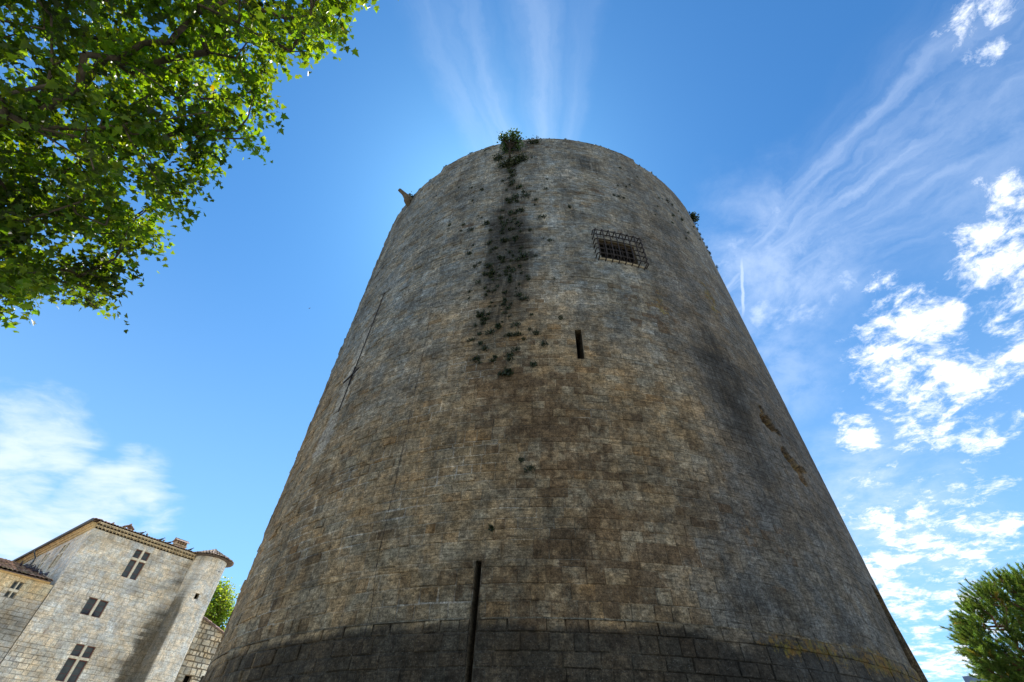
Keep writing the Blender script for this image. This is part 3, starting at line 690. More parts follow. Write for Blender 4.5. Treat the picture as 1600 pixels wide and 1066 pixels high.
shrub('ledge_plant', -5.5, 26.2, (.38, .3, .14), 130, 'low plant right of the little tree crown, under the rim', 'plant', 4, .12)
shrub('rim_bush', 50.2, 26.0, (.36, .3, .4), 260, 'green bush clinging to the right rim of the tower', 'bush', 5, .15)
shrub('rim_bush', -46.5, 26.2, (.22, .25, .15), 90, 'small green sprig on the rim right of the stone spout', 'bush', 6, .12)
M_barkw = simple('dark_twig_bark', (.02, .017, .013), .9, .1, .4, 9)
def rim_tree():
    b = Vector(TS(tdeg(-11.75), 24.15, .0)); n = Vector((math.sin(R_(-11.75)), -math.cos(R_(-11.75)), 0)); r = random.Random(8)
    root = empty('ledge_tree', b); tag(root, 'little round crowned tree growing out of the tower face just under its rim', 'tree')
    mb = MB(); pts = [b-n*.05, b+n*.3+Vector((0, 0, .1)), b+n*.40+Vector((0, 0, .5)), b+n*.43+Vector((.0, 0, .95))]
    mb.tube(pts, [.06, .055, .05, .045], 7)
    top = pts[-1]; cs = []
    for i in range(46):
        d = Vector((r.gauss(0, 1), r.gauss(0, 1), r.gauss(0.3, .8))).normalized(); p = top+Vector((0, 0, .5))+Vector((d.x*.58, d.y*.5, d.z*.42))*r.uniform(.35, 1)**.5
        cs.append(p); mb.tube([top+Vector((0, 0, -.2)), top.lerp(p, .5)+Vector((r.gauss(0, .05),)*3), p], [.022, .013, .006], 4, cap=False)
    mb.build('trunk', M_barkw, root)
    mb = MB()
    for c0 in cs:
        for i in range(26):
            c = c0+Vector((r.gauss(0, .11), r.gauss(0, .11), r.gauss(0, .09))); d = Vector((r.gauss(0, 1), r.gauss(0, 1), r.gauss(0, 1))).normalized(); s = d.cross(Vector((r.gauss(0, 1), r.gauss(0, 1), r.gauss(0, 1)))).normalized(); l = r.uniform(.08, .16); g = r.uniform(.6, 1.8)
            mb.add([c, c+d*l*.5+s*l*.33, c+d*l, c+d*l*.5-s*l*.33], [(0, 1, 2, 3)], c=(g, g, g, 1))
    mb.build('crown', M_leafe, root)
M_leafe = leafmat('young_leaf', (.028, .055, .018), (.06, .12, .02), .35)
rim_tree()

# ------------------------------------------------------------------ the stone house on the left
HK = Vector((-29.2366, 33.0084, 0)); HA = R_(36.5)
HF = Vector((math.sin(HA), math.cos(HA), 0)); HN = Vector((math.cos(HA), -math.sin(HA), 0)); ZV = Vector((0, 0, 1))
def HP(s, o, z): return HK+HF*s+HN*o+ZV*z
def SF(u, z, d): return tuple(HP(u, d, z))                       # front wall
def SS(u, z, d): return tuple(HP(-d, -u, z))                     # left side wall (u runs back); outward is -f
hr = random.Random(21)
def h_tint(u, z):
    v = min(1.08, hr.gauss(.96, .07)); x = hr.random(); c = (.76, .70, .58)
    g = .5+.7*mnoise.noise((u*.4, z*.35, 8.))+hr.gauss(0, .13)
    gg = (.64, .635, .605); g = min(1, max(0, g))
    c = tuple(c[i]*(1-g)+gg[i]*g for i in range(3))
    if x < .05: c = (.6, .57, .52)
    return (c[0]*v, c[1]*v, c[2]*v, 1)
def f_stain(u, z):
    d = .02+.10+.42*nz(u, z*1.5, .6, 1.)+.3*nz(u, z*1.6, 1.7, 1.)+.15*sst(u, 3.5, 6.8)
    d += .30*G(u, 7.2, .8)*sst(15-z, 0, 3)+.25*G(u, .4, .7)*G(z, 13, 2.5)
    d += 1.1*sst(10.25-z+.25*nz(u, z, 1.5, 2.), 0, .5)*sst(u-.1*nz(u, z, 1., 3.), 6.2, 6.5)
    br = .08+.25*nz(u, z, .6, 3.)+.25*G(u, 5.2, 1.)*G(z, 9.5, 2.5)
    orr = .44*G(u, 1.0+.3*(9-z)*.3, .3)*G(z, 8.6, 1.8)+.05
    d = min(d, 1.05); return (d, br+.25*sst(d, .5, .8), orr, .12+.3*nz(u, z, .7, 12.))
def s_stain(u, z): return (.18+.25*nz(u, z, .4, 5.), .05, 0, .2)
house = empty('stone_house', HK)
tag(house, 'tall pale limestone house with crossed mullion windows and a round corner turret', 'house')
ZE = 14.62
W1 = (3.20, 4.22, 12.30, 14.20); W2 = (2.20, 3.40, 9.70, 10.70); W3 = (3.02, 4.16, 6.22, 8.16)
SW1 = (3.45, 4.75, 12.45, 14.36); SW2 = (7.15, 8.25, 12.55, 14.3); SW3 = (10.3, 11.3, 12.6, 14.3)
fo = [W1, W2, W3]; soo = [SW1, SW2, SW3]
zf = courses(0, ZE, .2, .31, [v for o in fo for v in (o[2], o[3])], hr)
mb = MB(); masonry(mb, SF, 0, 8.45, zf, .25, .65, fo, h_tint, f_stain, hr, stj=.3, joint=.013, relief=.02, backd=-.012, mortar=(.62, .57, .46, 1), umax=.4, rough=lambda u, z: 1.3)
for o in fo: reveal(mb, SF, o, .32, (.40, .36, .28, 1), backmat=None)
mb.build('front_wall', [M_house, M_dark], house)
zs2 = courses(0, ZE, .26, .36, [v for o in soo for v in (o[2], o[3])], hr)
mb = MB(); masonry(mb, SS, 0, 18, zs2, .4, .8, soo, h_tint, s_stain, hr, stj=.3, joint=.01, relief=.008, mortar=(.42, .39, .32, 1), umax=.6, rough=lambda u, z: .6)
for o in soo: reveal(mb, SS, o, .3, (.42, .38, .3, 1), backmat=None)
mb.build('side_wall', [M_house, M_dark], house)
def SBk(u, z, d): return tuple(HP(8.3+d, -u, z))
def SRr(u, z, d): return tuple(HP(u, -18-d, z))
mb = MB(); zz3 = courses(0, ZE, .3, .42, [], hr)
masonry(mb, SBk, 0, 18, zz3, .5, .9, [], h_tint, s_stain, hr, mortar=(.4, .37, .3, 1), umax=1.5); masonry(mb, SRr, 0, 8.3, zz3, .5, .9, [], h_tint, s_stain, hr, mortar=(.4, .37, .3, 1), umax=1.5)
mb.build('rear_walls', [M_house, M_dark], house)

def cross_window(S, o, transom, parent, frame_mat=M_red, mull=.13):
    """stone mullion (and transom), reddish sashes, leaded panes"""
    ua, ub, za, zb = o; um = (ua+ub)/2; mb = MB()
    def bx(a, b, c, d, d0, d1, mb=mb, **k):
        P8 = [S(x, z, y) for x in (a, b) for y in (d1, d0) for z in (c, d)]
        mb.add(P8, [(0, 1, 3, 2), (4, 6, 7, 5), (0, 4, 5, 1), (2, 3, 7, 6), (0, 2, 6, 4), (1, 5, 7, 3)], **k)
    bx(um-mull/2, um+mull/2, za, zb, .012, -.22)
    if transom:
        zt = za+(zb-za)*transom
        bx(ua, um-mull/2-.002, zt-.065, zt+.065, .006, -.2); bx(um+mull/2+.002, ub, zt-.065, zt+.065, .006, -.2)
    w_ = mb.build('window', M_cut, parent)
    cells = []
    for (a, b) in ((ua, um-mull/2), (um+mull/2, ub)):
        if transom: cells += [(a, b, za, zt-.065), (a, b, zt+.065, zb)]
        else: cells.append((a, b, za, zb))
    for (a, b, c, d) in cells:
        m2 = MB(); bx(a+.004, b-.004, c, c+.05, -.10, -.24, mb=m2); bx(a+.004, a+.035, c+.05, d, -.15, -.24, mb=m2); bx(b-.035, b-.004, c+.05, d, -.15, -.24, mb=m2); bx(a+.035, b-.035, d-.04, d-.002, -.15, -.24, mb=m2)
        n = max(1, round((d-c)/.38))
        for k in range(1, n): bx(a+.035, b-.035, c+(d-c)*k/n-.008, c+(d-c)*k/n+.008, -.185, -.21, mb=m2)
        so_ = m2.build('sash', frame_mat, w_)
        m3_ = MB(); bx(a+.03, b-.03, c+.045, d-.035, -.2, -.215, mb=m3_); m3_.build('pane', M_glass, w_)
    return w_
cross_window(SF, W1, .66, house); cross_window(SF, W2, 0, house); cross_window(SF, W3, .64, house)
M_brwood = simple('brown_wood', (.10, .06, .035), .7, .3, .3, 9)
for o in soo: cross_window(SS, o, .62, house, M_brwood, .14)
# backing so that light does not leak through the house
mb = MB(); mb.box(HP(4.15, -9, 7.0), HF, HN, ZV, 3.7, 8.4, 7.0); mb.build('interior_core', M_dark, house)

def genoise(mb, P, u0, u1, z0, rows=2, w_=.24, out=.17):
    """rows of half round tile ends under an eave; P(u,out,z)"""
    for k in range(rows):
        z = z0+k*.19; d0 = out*k; d1 = out*(k+1); n = int((u1-u0)/w_)
        for i in range(n):
            a = u0+(u1-u0)*(i+(.5 if k % 2 else 0))/n; b = a+(u1-u0)/n; vs = []; fs = []; m_ = 7
            if b > u1+1e-6: continue
            for j in range(m_):
                th = math.pi*j/(m_-1); x = (a+b)/2-math.cos(th)*(b-a)*.43; zq = z+math.sin(th)*.115
                vs += [P(x, d0-.02, zq), P(x, d1, zq), P(x, d1-.004, z+.15)]
            for j in range(m_-1):
                fs += [(j*3, j*3+3, j*3+4, j*3+1), (j*3+1, j*3+4, j*3+5, j*3+2)]
            mb.add(vs, fs, c=(.72, .7, .66, 1))
        # flat bed above each row
        a, b = u0, u1
        mb.add([P(a, 0, z+.15), P(b, 0, z+.15), P(b, d1+.012, z+.15), P(a, d1+.012, z+.15), P(a, 0, z+.188), P(b, 0, z+.188), P(b, d1+.012, z+.186), P(a, d1+.012, z+.186)],
               [(0, 1, 2, 3), (3, 2, 6, 7), (4, 7, 6, 5), (0, 3, 7, 4), (1, 5, 6, 2)], c=(.8, .78, .74, 1))
def canal_tiles(mb, O, ax, up, W, L, r, pitchw=.2, tl=.34, tri=None):
    """barrel tiles: O corner of eave, ax along the eave, up the slope (unit vectors)"""
    nrm = Vector(ax).cross(Vector(up)).normalized()
    if nrm.z < 0: nrm = -nrm
    nu = max(1, int(W/pitchw)); nl = max(1, int(L/tl)); O = Vector(O)
    for i in range(nu):
        u = (i+.5)*W/nu
        for j in range(nl):
            if tri and not tri(u, (j+.5)*L/nl): continue
            c = O+ax*(u+r.gauss(0, .008))+up*(j*L/nl-.04+r.gauss(0, .01)); v_ = r.uniform(.5, 1.5); k = r.uniform(.85, 1.15)
            colr = (v_*k, v_, v_*r.uniform(.8, 1.2), 1); vs = []; fs = []; m_ = 6; ww = W/nu*.56
            for e, (ln, lift) in enumerate(((0, .035+r.uniform(0, .015)), (L/nl+.06, .0))):
                for q in range(m_):
                    th = math.pi*q/(m_-1); vs.append(c+ax*(-math.cos(th)*ww*(1 if e == 0 else .85))+nrm*(math.sin(th)*.085+lift)+up*ln)
            for q in range(m_): vs.append(vs[q]-nrm*(.018 if 0 < q < m_-1 else 0)+up*.001)
            for q in range(m_-1): fs += [(q, q+1, m_+q+1, m_+q), (2*m_+q, 2*m_+q+1, q+1, q)]
            mb.add(vs, fs, c=colr)
    # channel bed
    a, b = O+nrm*-.01, O+ax*W+nrm*-.01
    if not tri: mb.add([a, b, b+up*L, a+up*L, a-nrm*.05, b-nrm*.05, b+up*L-nrm*.05, a+up*L-nrm*.05], [(0, 1, 2, 3), (4, 7, 6, 5), (0, 4, 5, 1), (1, 5, 6, 2), (3, 7, 4, 0)], c=(.5, .5, .5, 1))
tr2 = random.Random(77)
mb = MB(); genoise(mb, lambda u, d, z: tuple(HP(u, d, z)), -.02, 7.25, ZE, 2)
# side cornice: plain stepped mouldings
for (d, z0, z1) in ((.10, ZE, ZE+.13), (.22, ZE+.132, ZE+.25), (.32, ZE+.252, ZE+.34)):
    mb.add([SS(u, z, dd) for u in (-.0, 18.2) for (z, dd) in ((z0, -.05), (z0, d), (z1, d), (z1, -.05))], [(0, 1, 5, 4), (1, 2, 6, 5), (2, 3, 7, 6), (0, 3, 2, 1)], c=(.85, .78, .62, 1))
mb.build('cornice', M_plast, house)
rf = MB(); zr = ZE+.36; pitch = R_(13.5); hw = 4.45; rise = hw*math.tan(pitch)
c00, c10, c11, c01 = HP(-.40, .34, zr), HP(8.5, .34, zr), HP(8.5, -18.3, zr), HP(-.40, -18.3, zr)
rA, rB = HP(4.05, -4.1, zr+rise), HP(4.05, -13.9, zr+rise)
rf.add([c00, c10, c11, c01, rA, rB], [(0, 1, 4), (1, 2, 5, 4), (2, 3, 5), (3, 0, 4, 5)], c=(.5, .5, .5, 1))
upF = (-HN*math.cos(pitch)+ZV*math.sin(pitch))
canal_tiles(rf, c00+ZV*.02, HF, upF, 7.6, 4.5, tr2, tri=lambda u, l: l*math.cos(pitch) < min(u, 8.9-u)+.2)
upS = (HF*math.cos(pitch)+ZV*math.sin(pitch))
canal_tiles(rf, c00+ZV*.02-HN*.0, -HN, upS, 18.6, 4.5, tr2, pitchw=.26, tl=.5, tri=lambda u, l: l*math.cos(pitch) < u+.2)
roof = rf.build('roof', M_tile, house)
# gutter with downpipe along the side eave
mb = MB(); g0, g1 = HP(-.48, .38, zr-.02), HP(-.48, -18.2, zr-.02)
mb.tube([g0, g1], .085, 8); mb.build('gutter', M_zinc, house)
mb = MB(); q = 10.15
mb.tube([HP(-.46, -q, zr-.05), HP(-.40, -q, zr-.25), HP(-.10, -q-.1, zr-.55), HP(-.08, -q-.1, 12.0)], .05, 7); mb.build('downpipe', M_zinc, house)
# chimneys
def chimney(s, o, zb, zt, hx, hy, kind):
    mb = MB(); c = (1, .95, .85, 1)
    if kind == 'slots':
        mb.box(HP(s, o, (zb+zt-.42)/2), HF, HN, ZV, hx, hy, (zt-.42-zb)/2, c=c)
        mb.box(HP(s, o, zt-.38), HF, HN, ZV, hx+.06, hy+.06, .035, c=c)
        for k in range(5): mb.box(HP(s-hx+.05+(2*hx-.1)*k/4, o, zt-.24), HF, HN, ZV, .035, hy, .105, c=(.9, .8, .65, 1))
        root = mb.build('chimney', M_chim, house)
        m2 = MB()
        for sg in (-1, 1):
            m2.add([HP(s-hx-.1, o+sg*(hy+.12), zt-.135), HP(s+hx+.1, o+sg*(hy+.12), zt-.135), HP(s+hx+.1, o, zt+.05), HP(s-hx-.1, o, zt+.05),
                    HP(s-hx-.1, o+sg*(hy+.12), zt-.09), HP(s+hx+.1, o+sg*(hy+.12), zt-.09), HP(s+hx+.1, o, zt+.10), HP(s-hx-.1, o, zt+.10)], [(0, 1, 2, 3), (4, 7, 6, 5), (0, 4, 5, 1), (1, 5, 6, 2), (3, 7, 4, 0)])
        m2.tube([HP(s-hx-.12, o, zt+.1), HP(s+hx+.12, o, zt+.1)], .06, 6)
        m2.build('chimney_cap', M_tile, root)
    else:
        mb.box(HP(s, o, zb+.05), HF, HN, ZV, hx, hy, .12, c=c)
        for sx in (-1, 1):
            for sy in (-1, 1): mb.box(HP(s+sx*(hx-.05), o+sy*(hy-.05), (zb+zt)/2-.04), HF, HN, ZV, .045, .05, (zt-zb)/2-.12, c=c)
        root = mb.build('chimney', M_chim, house)
        m2 = MB()
        for sg in (-1, 1):
            m2.add([HP(s+sg*(hx+.14), o-hy-.1, zt-.2), HP(s+sg*(hx+.14), o+hy+.1, zt-.2), HP(s, o+hy+.1, zt+.05), HP(s, o-hy-.1, zt+.05),
                    HP(s+sg*(hx+.14), o-hy-.1, zt-.15), HP(s+sg*(hx+.14), o+hy+.1, zt-.15), HP(s, o+hy+.1, zt+.1), HP(s, o-hy-.1, zt+.1)], [(0, 1, 2, 3), (4, 7, 6, 5), (0, 4, 5, 1), (1, 5, 6, 2), (3, 7, 4, 0)])
        m2.tube([HP(s, o-hy-.12, zt+.1), HP(s, o+hy+.12, zt+.1)], .06, 6)
        m2.build('chimney_cap', M_tile, root)
M_chim = simple('rendered_chimney', (.55, .44, .32), .9, .15, .35, 8, .5)
chimney(6.15, -1.1, 14.9, 15.98, .42, .32, 'slots')
chimney(2.25, -1.5, 15.1, 15.86, .26, .26, 'hood')
chimney(1.35, -2.3, 15.2, 15.82, .22, .22, 'hood')
# corner turret
TUC = HP(8.55, .0, 0); TUR = 1.27
def SU(u, z, d):
    a = u/TUR; dirv = HF*math.sin(a)+HN*math.cos(a); return tuple(TUC+dirv*(TUR+d)+ZV*z)
def u_stain(u, z):
    a = u/TUR
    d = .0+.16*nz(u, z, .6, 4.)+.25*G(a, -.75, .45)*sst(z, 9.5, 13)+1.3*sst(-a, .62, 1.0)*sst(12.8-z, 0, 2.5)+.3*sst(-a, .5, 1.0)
    return (d, .08+.2*nz(u, z, .7, 1.), .06, .15+.2*nz(u, z, .5, 9.))
mb = MB(); O_tw = (-.42, -.16, 11.9, 12.3)
zt_ = courses(0, 15.0, .28, .40, [11.9, 12.3], hr)
def u_tint(u, z):
    a = h_tint(u, z); b = (.72, .69, .62); return tuple(.35*a[i]+.65*b[i] for i in range(3))+(1,)
masonry(mb, SU, -math.pi*TUR*.72, math.pi*TUR*.85, zt_, .38, .8, [O_tw], u_tint, u_stain, hr, stj=.3, nsub=5, joint=.010, relief=.006, backd=-.010, mortar=(.46, .42, .33, 1), umax=.16, rough=lambda u, z: .6)
reveal(mb, SU, O_tw, .4, (.3, .27, .2, 1), backmat=1)
tur = mb.build('turret', [M_house, M_dark], house)
mb = MB(); apex = TUC+ZV*15.78
nseg = 40
bot = [TUC+Vector((math.cos(2*math.pi*i/nseg), math.sin(2*math.pi*i/nseg), 0))*1.60+ZV*15.0 for i in range(nseg)]
inn = [TUC+Vector((math.cos(2*math.pi*i/nseg), math.sin(2*math.pi*i/nseg), 0))*1.2+ZV*14.93 for i in range(nseg)]
mb.add(bot+inn+[apex-ZV*.05], [(i, (i+1) % nseg, 2*nseg) for i in range(nseg)]+[(i, nseg+i, nseg+(i+1) % nseg, (i+1) % nseg) for i in range(nseg)], c=(.5, .5, .5, 1))
for j in range(5):
    r0 = 1.74-.36*j; n = max(8, int(2*math.pi*r0/.23))
    for i in range(n):
        a = 2*math.pi*(i+.5*(j % 2))/n+tr2.gauss(0, .01); dv = Vector((math.cos(a), math.sin(a), 0)); tv = Vector((-math.sin(a), math.cos(a), 0))
        sl = (apex-(TUC+dv*1.60+ZV*15.0)); upv = sl.normalized(); nv_ = tv.cross(upv); nv_ = nv_ if nv_.z > 0 else -nv_
        c = TUC+dv*1.60+ZV*15.0+upv*(.36*1.08*j-.12)+nv_*(tr2.uniform(0, .03)); vs = []; fs = []; m_ = 6
        for e, (ln, ws) in enumerate(((0, .115), (.46, .075))):
            for q in range(m_): th = math.pi*q/(m_-1); vs.append(c+tv*(-math.cos(th)*ws)+nv_*(math.sin(th)*.09+(.05 if e == 0 else .02))+upv*ln)
        for q in range(m_): vs.append(vs[q]-nv_*.03)
        for q in range(m_-1): fs += [(q, q+1, m_+q+1, m_+q), (2*m_+q, 2*m_+q+1, q+1, q)]
        v_ = tr2.uniform(.45, 1.8); mb.add(vs, fs, c=(v_*1.02, v_, v_*tr2.uniform(.85, 1.1), 1))
mb.tube([apex-ZV*.1, apex+ZV*.09], [.14, .07], 8)
M_tiled = simple('weathered_clay_tile', (.21, .17, .14), .9, .15, .55, 9, .6)
mb.build('turret_roof', M_tiled, tur)

# low wing to the left
wing = empty('low_wing', HP(0, 0, 0)); tag(wing, 'lower stone wing with clay tile roof and small white window at far left', 'house')
def SWf(u, z, d): return tuple(HP(u, d, z))
WW = (-1.98, -1.5, 9.66, 10.56)
def w_stain(u, z):
    pl = sst(z, 9.3, 10.2)
    return (.32+.25*nz(u, z, .5, 1.)-.4*pl+.2*G(z, 8.6, .7), .2+.2*nz(u, z, .7, 2.)-.2*pl, .03, .05)
def w_tint(u, z):
    c = h_tint(u, z); pl = sst(z+.3*nz(u, z, 1., 1.), 9.6, 10.2)
    return tuple(c[i]*.85*(1-pl)+(.60, .50, .33)[i]*pl for i in range(3))+(1,)
wz = courses(0, 10.82, .2, .31, [WW[2], WW[3]], hr)
mb = MB(); masonry(mb, SWf, -10, -.04, wz, .4, .8, [WW], w_tint, w_stain, hr, stj=.3, joint=.018, relief=.015, mortar=(.42, .37, .28, 1), umax=.4)
reveal(mb, SWf, WW, .3, (.45, .38, .26, 1), backmat=None); mb.build('front_wall', [M_house, M_dark], wing)
def SWs(u, z, d): return tuple(HP(-10-d, -u, z))
mb = MB(); masonry(mb, SWs, 0, 16, courses(0, 11, .3, .4, [], hr), .5, .9, [], w_tint, w_stain, hr, mortar=(.4, .36, .28, 1), umax=1.2); mb.build('side_wall', [M_house, M_dark], wing)
mb = MB(); mb.box(HP(-5.1, -8.4, 5.2), HF, HN, ZV, 4.6, 7.8, 5.2); mb.build('interior_core', M_dark, wing)
w_ = cross_window(SWf, WW, .45, wing, M_wood, .05)
mb = MB(); pt = math.atan(.257); upw = (-HN*math.cos(pt)+ZV*math.sin(pt)); O_ = HP(-10.3, .22, 10.93)
canal_tiles(mb, O_, HF, upw, 10.0, 15.4, tr2, pitchw=.24, tl=.42)
canal_tiles(mb, HP(-10.3, -30.2, 10.93), HF, (HN*math.cos(pt)+ZV*math.sin(pt)), 10.0, 15.4, tr2, pitchw=.5, tl=1.)
mb.build('roof', M_tile, wing)
mb = MB()
for (d, z0, z1) in ((.08, 10.82, 10.9),): mb.add([SWf(u, z, dd) for u in (-10.2, -.3) for (z, dd) in ((z0, -.05), (z0, d), (z1, d), (z1, -.05))], [(0, 1, 5, 4), (1, 2, 6, 5), (2, 3, 7, 6), (0, 3, 2, 1)], c=(1.0, .85, .6, 1))
mb.build('cornice', M_plast, wing)

# gabled outbuilding right of the turret
gb = empty('gabled_outbuilding', HP(9.6, -2, 0)); tag(gb, 'rough stone gable with sloping tile verge between the turret and the great tower', 'outbuilding')
def SG(u, z, d): return tuple(HP(u, -2+d, z))
gtop = lambda u: 12.42-.318*(u-8.4)
OG = (11.45, 11.95, 6.9, 7.9)
gz = courses(0, 12.6, .24, .42, [6.9, 7.9], hr)
def g_tint(u, z):
    c = h_tint(u, z); v = hr.uniform(.65, 1.15); return (c[0]*v, c[1]*v*.97, c[2]*v*.9, 1)
mb = MB(); masonry(mb, SG, 8.4, 16, gz, .25, .6, [OG], g_tint, lambda u, z: (.28+.35*nz(u, z, .9, 1.), .15, .05, .05), hr, joint=.05, relief=.05, mortar=(.25, .22, .17, 1), umax=.4, top=gtop, rough=lambda u, z: 1.3)
reveal(mb, SG, OG, .35, (.25, .2, .15, 1), backmat=1)
mb.build('gable_wall', [M_house, M_dark], gb)
# solid mass behind the wall, following the slope
def prism(mb, s0, s1, o0, o1, f, c): 
    vs = [HP(s0, o0, 0), HP(s1, o0, 0), HP(s1, o0, f(s1)), HP(s0, o0, f(s0)), HP(s0, o1, 0), HP(s1, o1, 0), HP(s1, o1, f(s1)), HP(s0, o1, f(s0))]
    mb.add(vs, [(0, 1, 2, 3), (5, 4, 7, 6), (1, 5, 6, 2), (4, 0, 3, 7), (3, 2, 6, 7), (0, 4, 5, 1)], c=c)
mb = MB(); prism(mb, 8.45, 15.9, -2.4, -9, lambda s: gtop(s)-.12, (.35, .3, .25, 1)); mb.build('rear_walls', M_house, gb)
mb = MB(); sl = math.atan(.318)
canal_tiles(mb, HP(16.2, -1.85, gtop(16.2)-.02), -HN, (-HF*math.cos(sl)+ZV*math.sin(sl)), 7.3, 7.6/math.cos(sl), tr2, pitchw=.24, tl=.42)
mb.build('roof', M_tile, gb)

# ------------------------------------------------------------------ pigeons
def pigeon_mesh():
    mb = MB(); prof = [(-.20, .0, .006, .004), (-.12, .01, .028, .012), (-.06, .03, .045, .035), (.0, .05, .062, .058), (.06, .075, .058, .062), (.10, .12, .034, .036), (.12, .16, .03, .03), (.145, .175, .026, .026), (.165, .17, .010, .010), (.19, .162, .003, .003)]
    vs = []; fs = []; n = 10
    for x, z, hw, hh in prof:
        for j in range(n): a = 2*math.pi*j/n; vs.append((x, math.cos(a)*hw, z+math.sin(a)*hh))
    for i in range(len(prof)-1):
        for j in range(n): fs.append((i*n+j, i*n+(j+1) % n, (i+1)*n+(j+1) % n, (i+1)*n+j))
    fs += [tuple(range(n)), tuple(range(len(prof)*n-1, (len(prof)-1)*n-1, -1))]
    mb.add(vs, fs)
    for s in (-1, 1):
        mb.tube([(.0, s*.022, .0), (.005, s*.024, -.06), (.03, s*.024, -.062)], .005, 4, c=(2, .6, .6, 1))
        mb.add([(.07, s*.05, .09), (.0, s*.068, .065), (-.17, s*.02, .02), (-.02, s*.06, .02), (.06, s*.062, .04)], [(0, 1, 2, 3, 4)], c=(.7, .7, .8, 1))
    return mb
M_pig = simple('slate_feathers', (.055, .055, .075), .6, .3, .3, 20)
o = pigeon_mesh().build('pigeon', M_pig, smooth=True); PG = o.data; bpy.data.objects.remove(o)
def pigeon(p, rz, label, group=None, sc=1.25):
    o = bpy.data.objects.new('pigeon', PG); col.objects.link(o); o.location = p; o.rotation_euler = (0, 0, rz); o.scale = (sc,)*3; tag(o, label, 'pigeon', group); return o
ord_ = ['leftmost', 'second from the left', 'middle one', 'fourth from the left', 'rightmost']
for i, (s, a) in enumerate(((2.86, 1.), (3.24, 2.4), (4.28, .4), (4.50, 2.), (4.95, .9))):
    pigeon(HP(s, .2, ZE+.36+.185), a, 'dark pigeon on the front eave between the chimneys, '+ord_[i], 'pigeons on the front eave')
pigeon(HP(6.6, .2, ZE+.36+.18), .3, 'dark pigeon on the tall house eave next to the turret roof')
hr2 = random.Random(4)
for i in range(16):
    u = .5+8.5*(i+.5)/16+hr2.gauss(0, .1); s = -.55+hr2.gauss(0, .16)-(.45 if i % 4 == 0 else 0)
    pigeon(HP(s, -u, 10.93+.257*(u+.22)+.17), hr2.uniform(0, 6), 'dark pigeon in the row huddled on the wing roof against the tall house', 'pigeons huddled on the wing roof')
pigeon(HP(3.3, -.1, W3[3]-.64), .6, 'pigeon sitting in the upper left light of the lowest front window')
pigeon(HP(2.55, -.1, W2[2]+.07), 1.6, 'pigeon on the left sill of the middle front window')
pigeon(HP(3.0, -.1, W2[2]+.07), 2.6, 'pigeon on the right sill of the middle front window')
def flying(p, label, rz):
    mb = MB(); c = Vector(p)
    a = Vector((math.cos(rz), math.sin(rz), 0)); b = Vector((-math.sin(rz), math.cos(rz), 0))
    mb.tube([c-a*.14, c-a*.06, c, c+a*.08, c+a*.13], [.008, .03, .04, .03, .008], 7)
    for s in (-1, 1): mb.add([c+a*.06, c-a*.04, c-a*.02+b*s*.18+ZV*.07, c+a*.05+b*s*.16+ZV*.07, c-a*.10+b*s*.34+ZV*.02], [(0, 1, 2, 3), (3, 2, 4)])
    o = mb.build('flying_bird', M_pig); tag(o, label, 'bird')
flying(at(483.5, 482, 95), 'tiny dark bird flying in the blue sky left of the great tower', 1.)
flying(at(342, 893.5, 46), 'tiny dark bird flying just right of the turret below its roof', 2.)

# ------------------------------------------------------------------ trees
def skeleton(trunk, pts, r, tip=.008, bias=.35, stiff=1.):
    """trunk: list of points; pts joined nearest-first; returns nodes, parents, radii"""
    nodes = [Vector(p) for p in trunk]; par = [-1]+list(range(len(trunk)-1)); pl = [0.]
    for i in range(1, len(nodes)): pl.append(pl[-1]+(nodes[i]-nodes[i-1]).length*.5)
    base = nodes[-1]; order = sorted(pts, key=lambda p: (p-base).length); tips = []
    for p in order:
        bi, bd = 0, 1e9
        for i, q in enumerate(nodes):
            if i < len(trunk)-4 and len(trunk) > 4: continue
            d = (q-p).length+bias*pl[i]
            if d < bd: bd, bi = d, i
        q = nodes[bi]; L = (p-q).length; k = max(1, int(L/.7)); prev = bi
        for s in range(1, k+1):
            f = s/k; x = q.lerp(p, f)+Vector((r.gauss(0, 1), r.gauss(0, 1), r.gauss(0, 1)))*(.05*L*(1-f))+ZV*(-.06*L*math.sin(math.pi*f)*stiff)
            nodes.append(x if s < k else p); par.append(prev); pl.append(pl[prev]+(nodes[-1]-nodes[prev]).length); prev = len(nodes)-1
        tips.append(prev)
    n = len(nodes); w_ = [0.]*n
    for t_ in tips: w_[t_] += 1
    for i in range(n-1, 0, -1): w_[par[i]] += w_[i]
    rad = [tip*max(w_[i], .6)**.46 for i in range(n)]
    return nodes, par, rad
def branch_mesh(nodes, par, rad, nseg=7):
    mb = MB()
    for i in range(1, len(nodes)):
        p = par[i]; a, b = nodes[p], nodes[i]; k = rad[i]
        mb.tube([a, b], [min(rad[p], k*1.25), k], nseg if k > .03 else 4, cap=False)
    return mb
def polyinside(x, y, poly):
    c = False; j = len(poly)-1
    for i in range(len(poly)):
        if (poly[i][1] > y) != (poly[j][1] > y) and x < (poly[j][0]-poly[i][0])*(y-poly[i][1])/(poly[j][1]-poly[i][1])+poly[i][0]: c = not c
        j = i
    return c
LEAF = [(0, 0), (.10, .06), (.42, -.02), (.30, .20), (.52, .42), (.27, .44), (.22, .60), (0, 1.0), (-.22, .60), (-.27, .44), (-.52, .42), (-.30, .20), (-.42, -.02), (-.10, .06)]
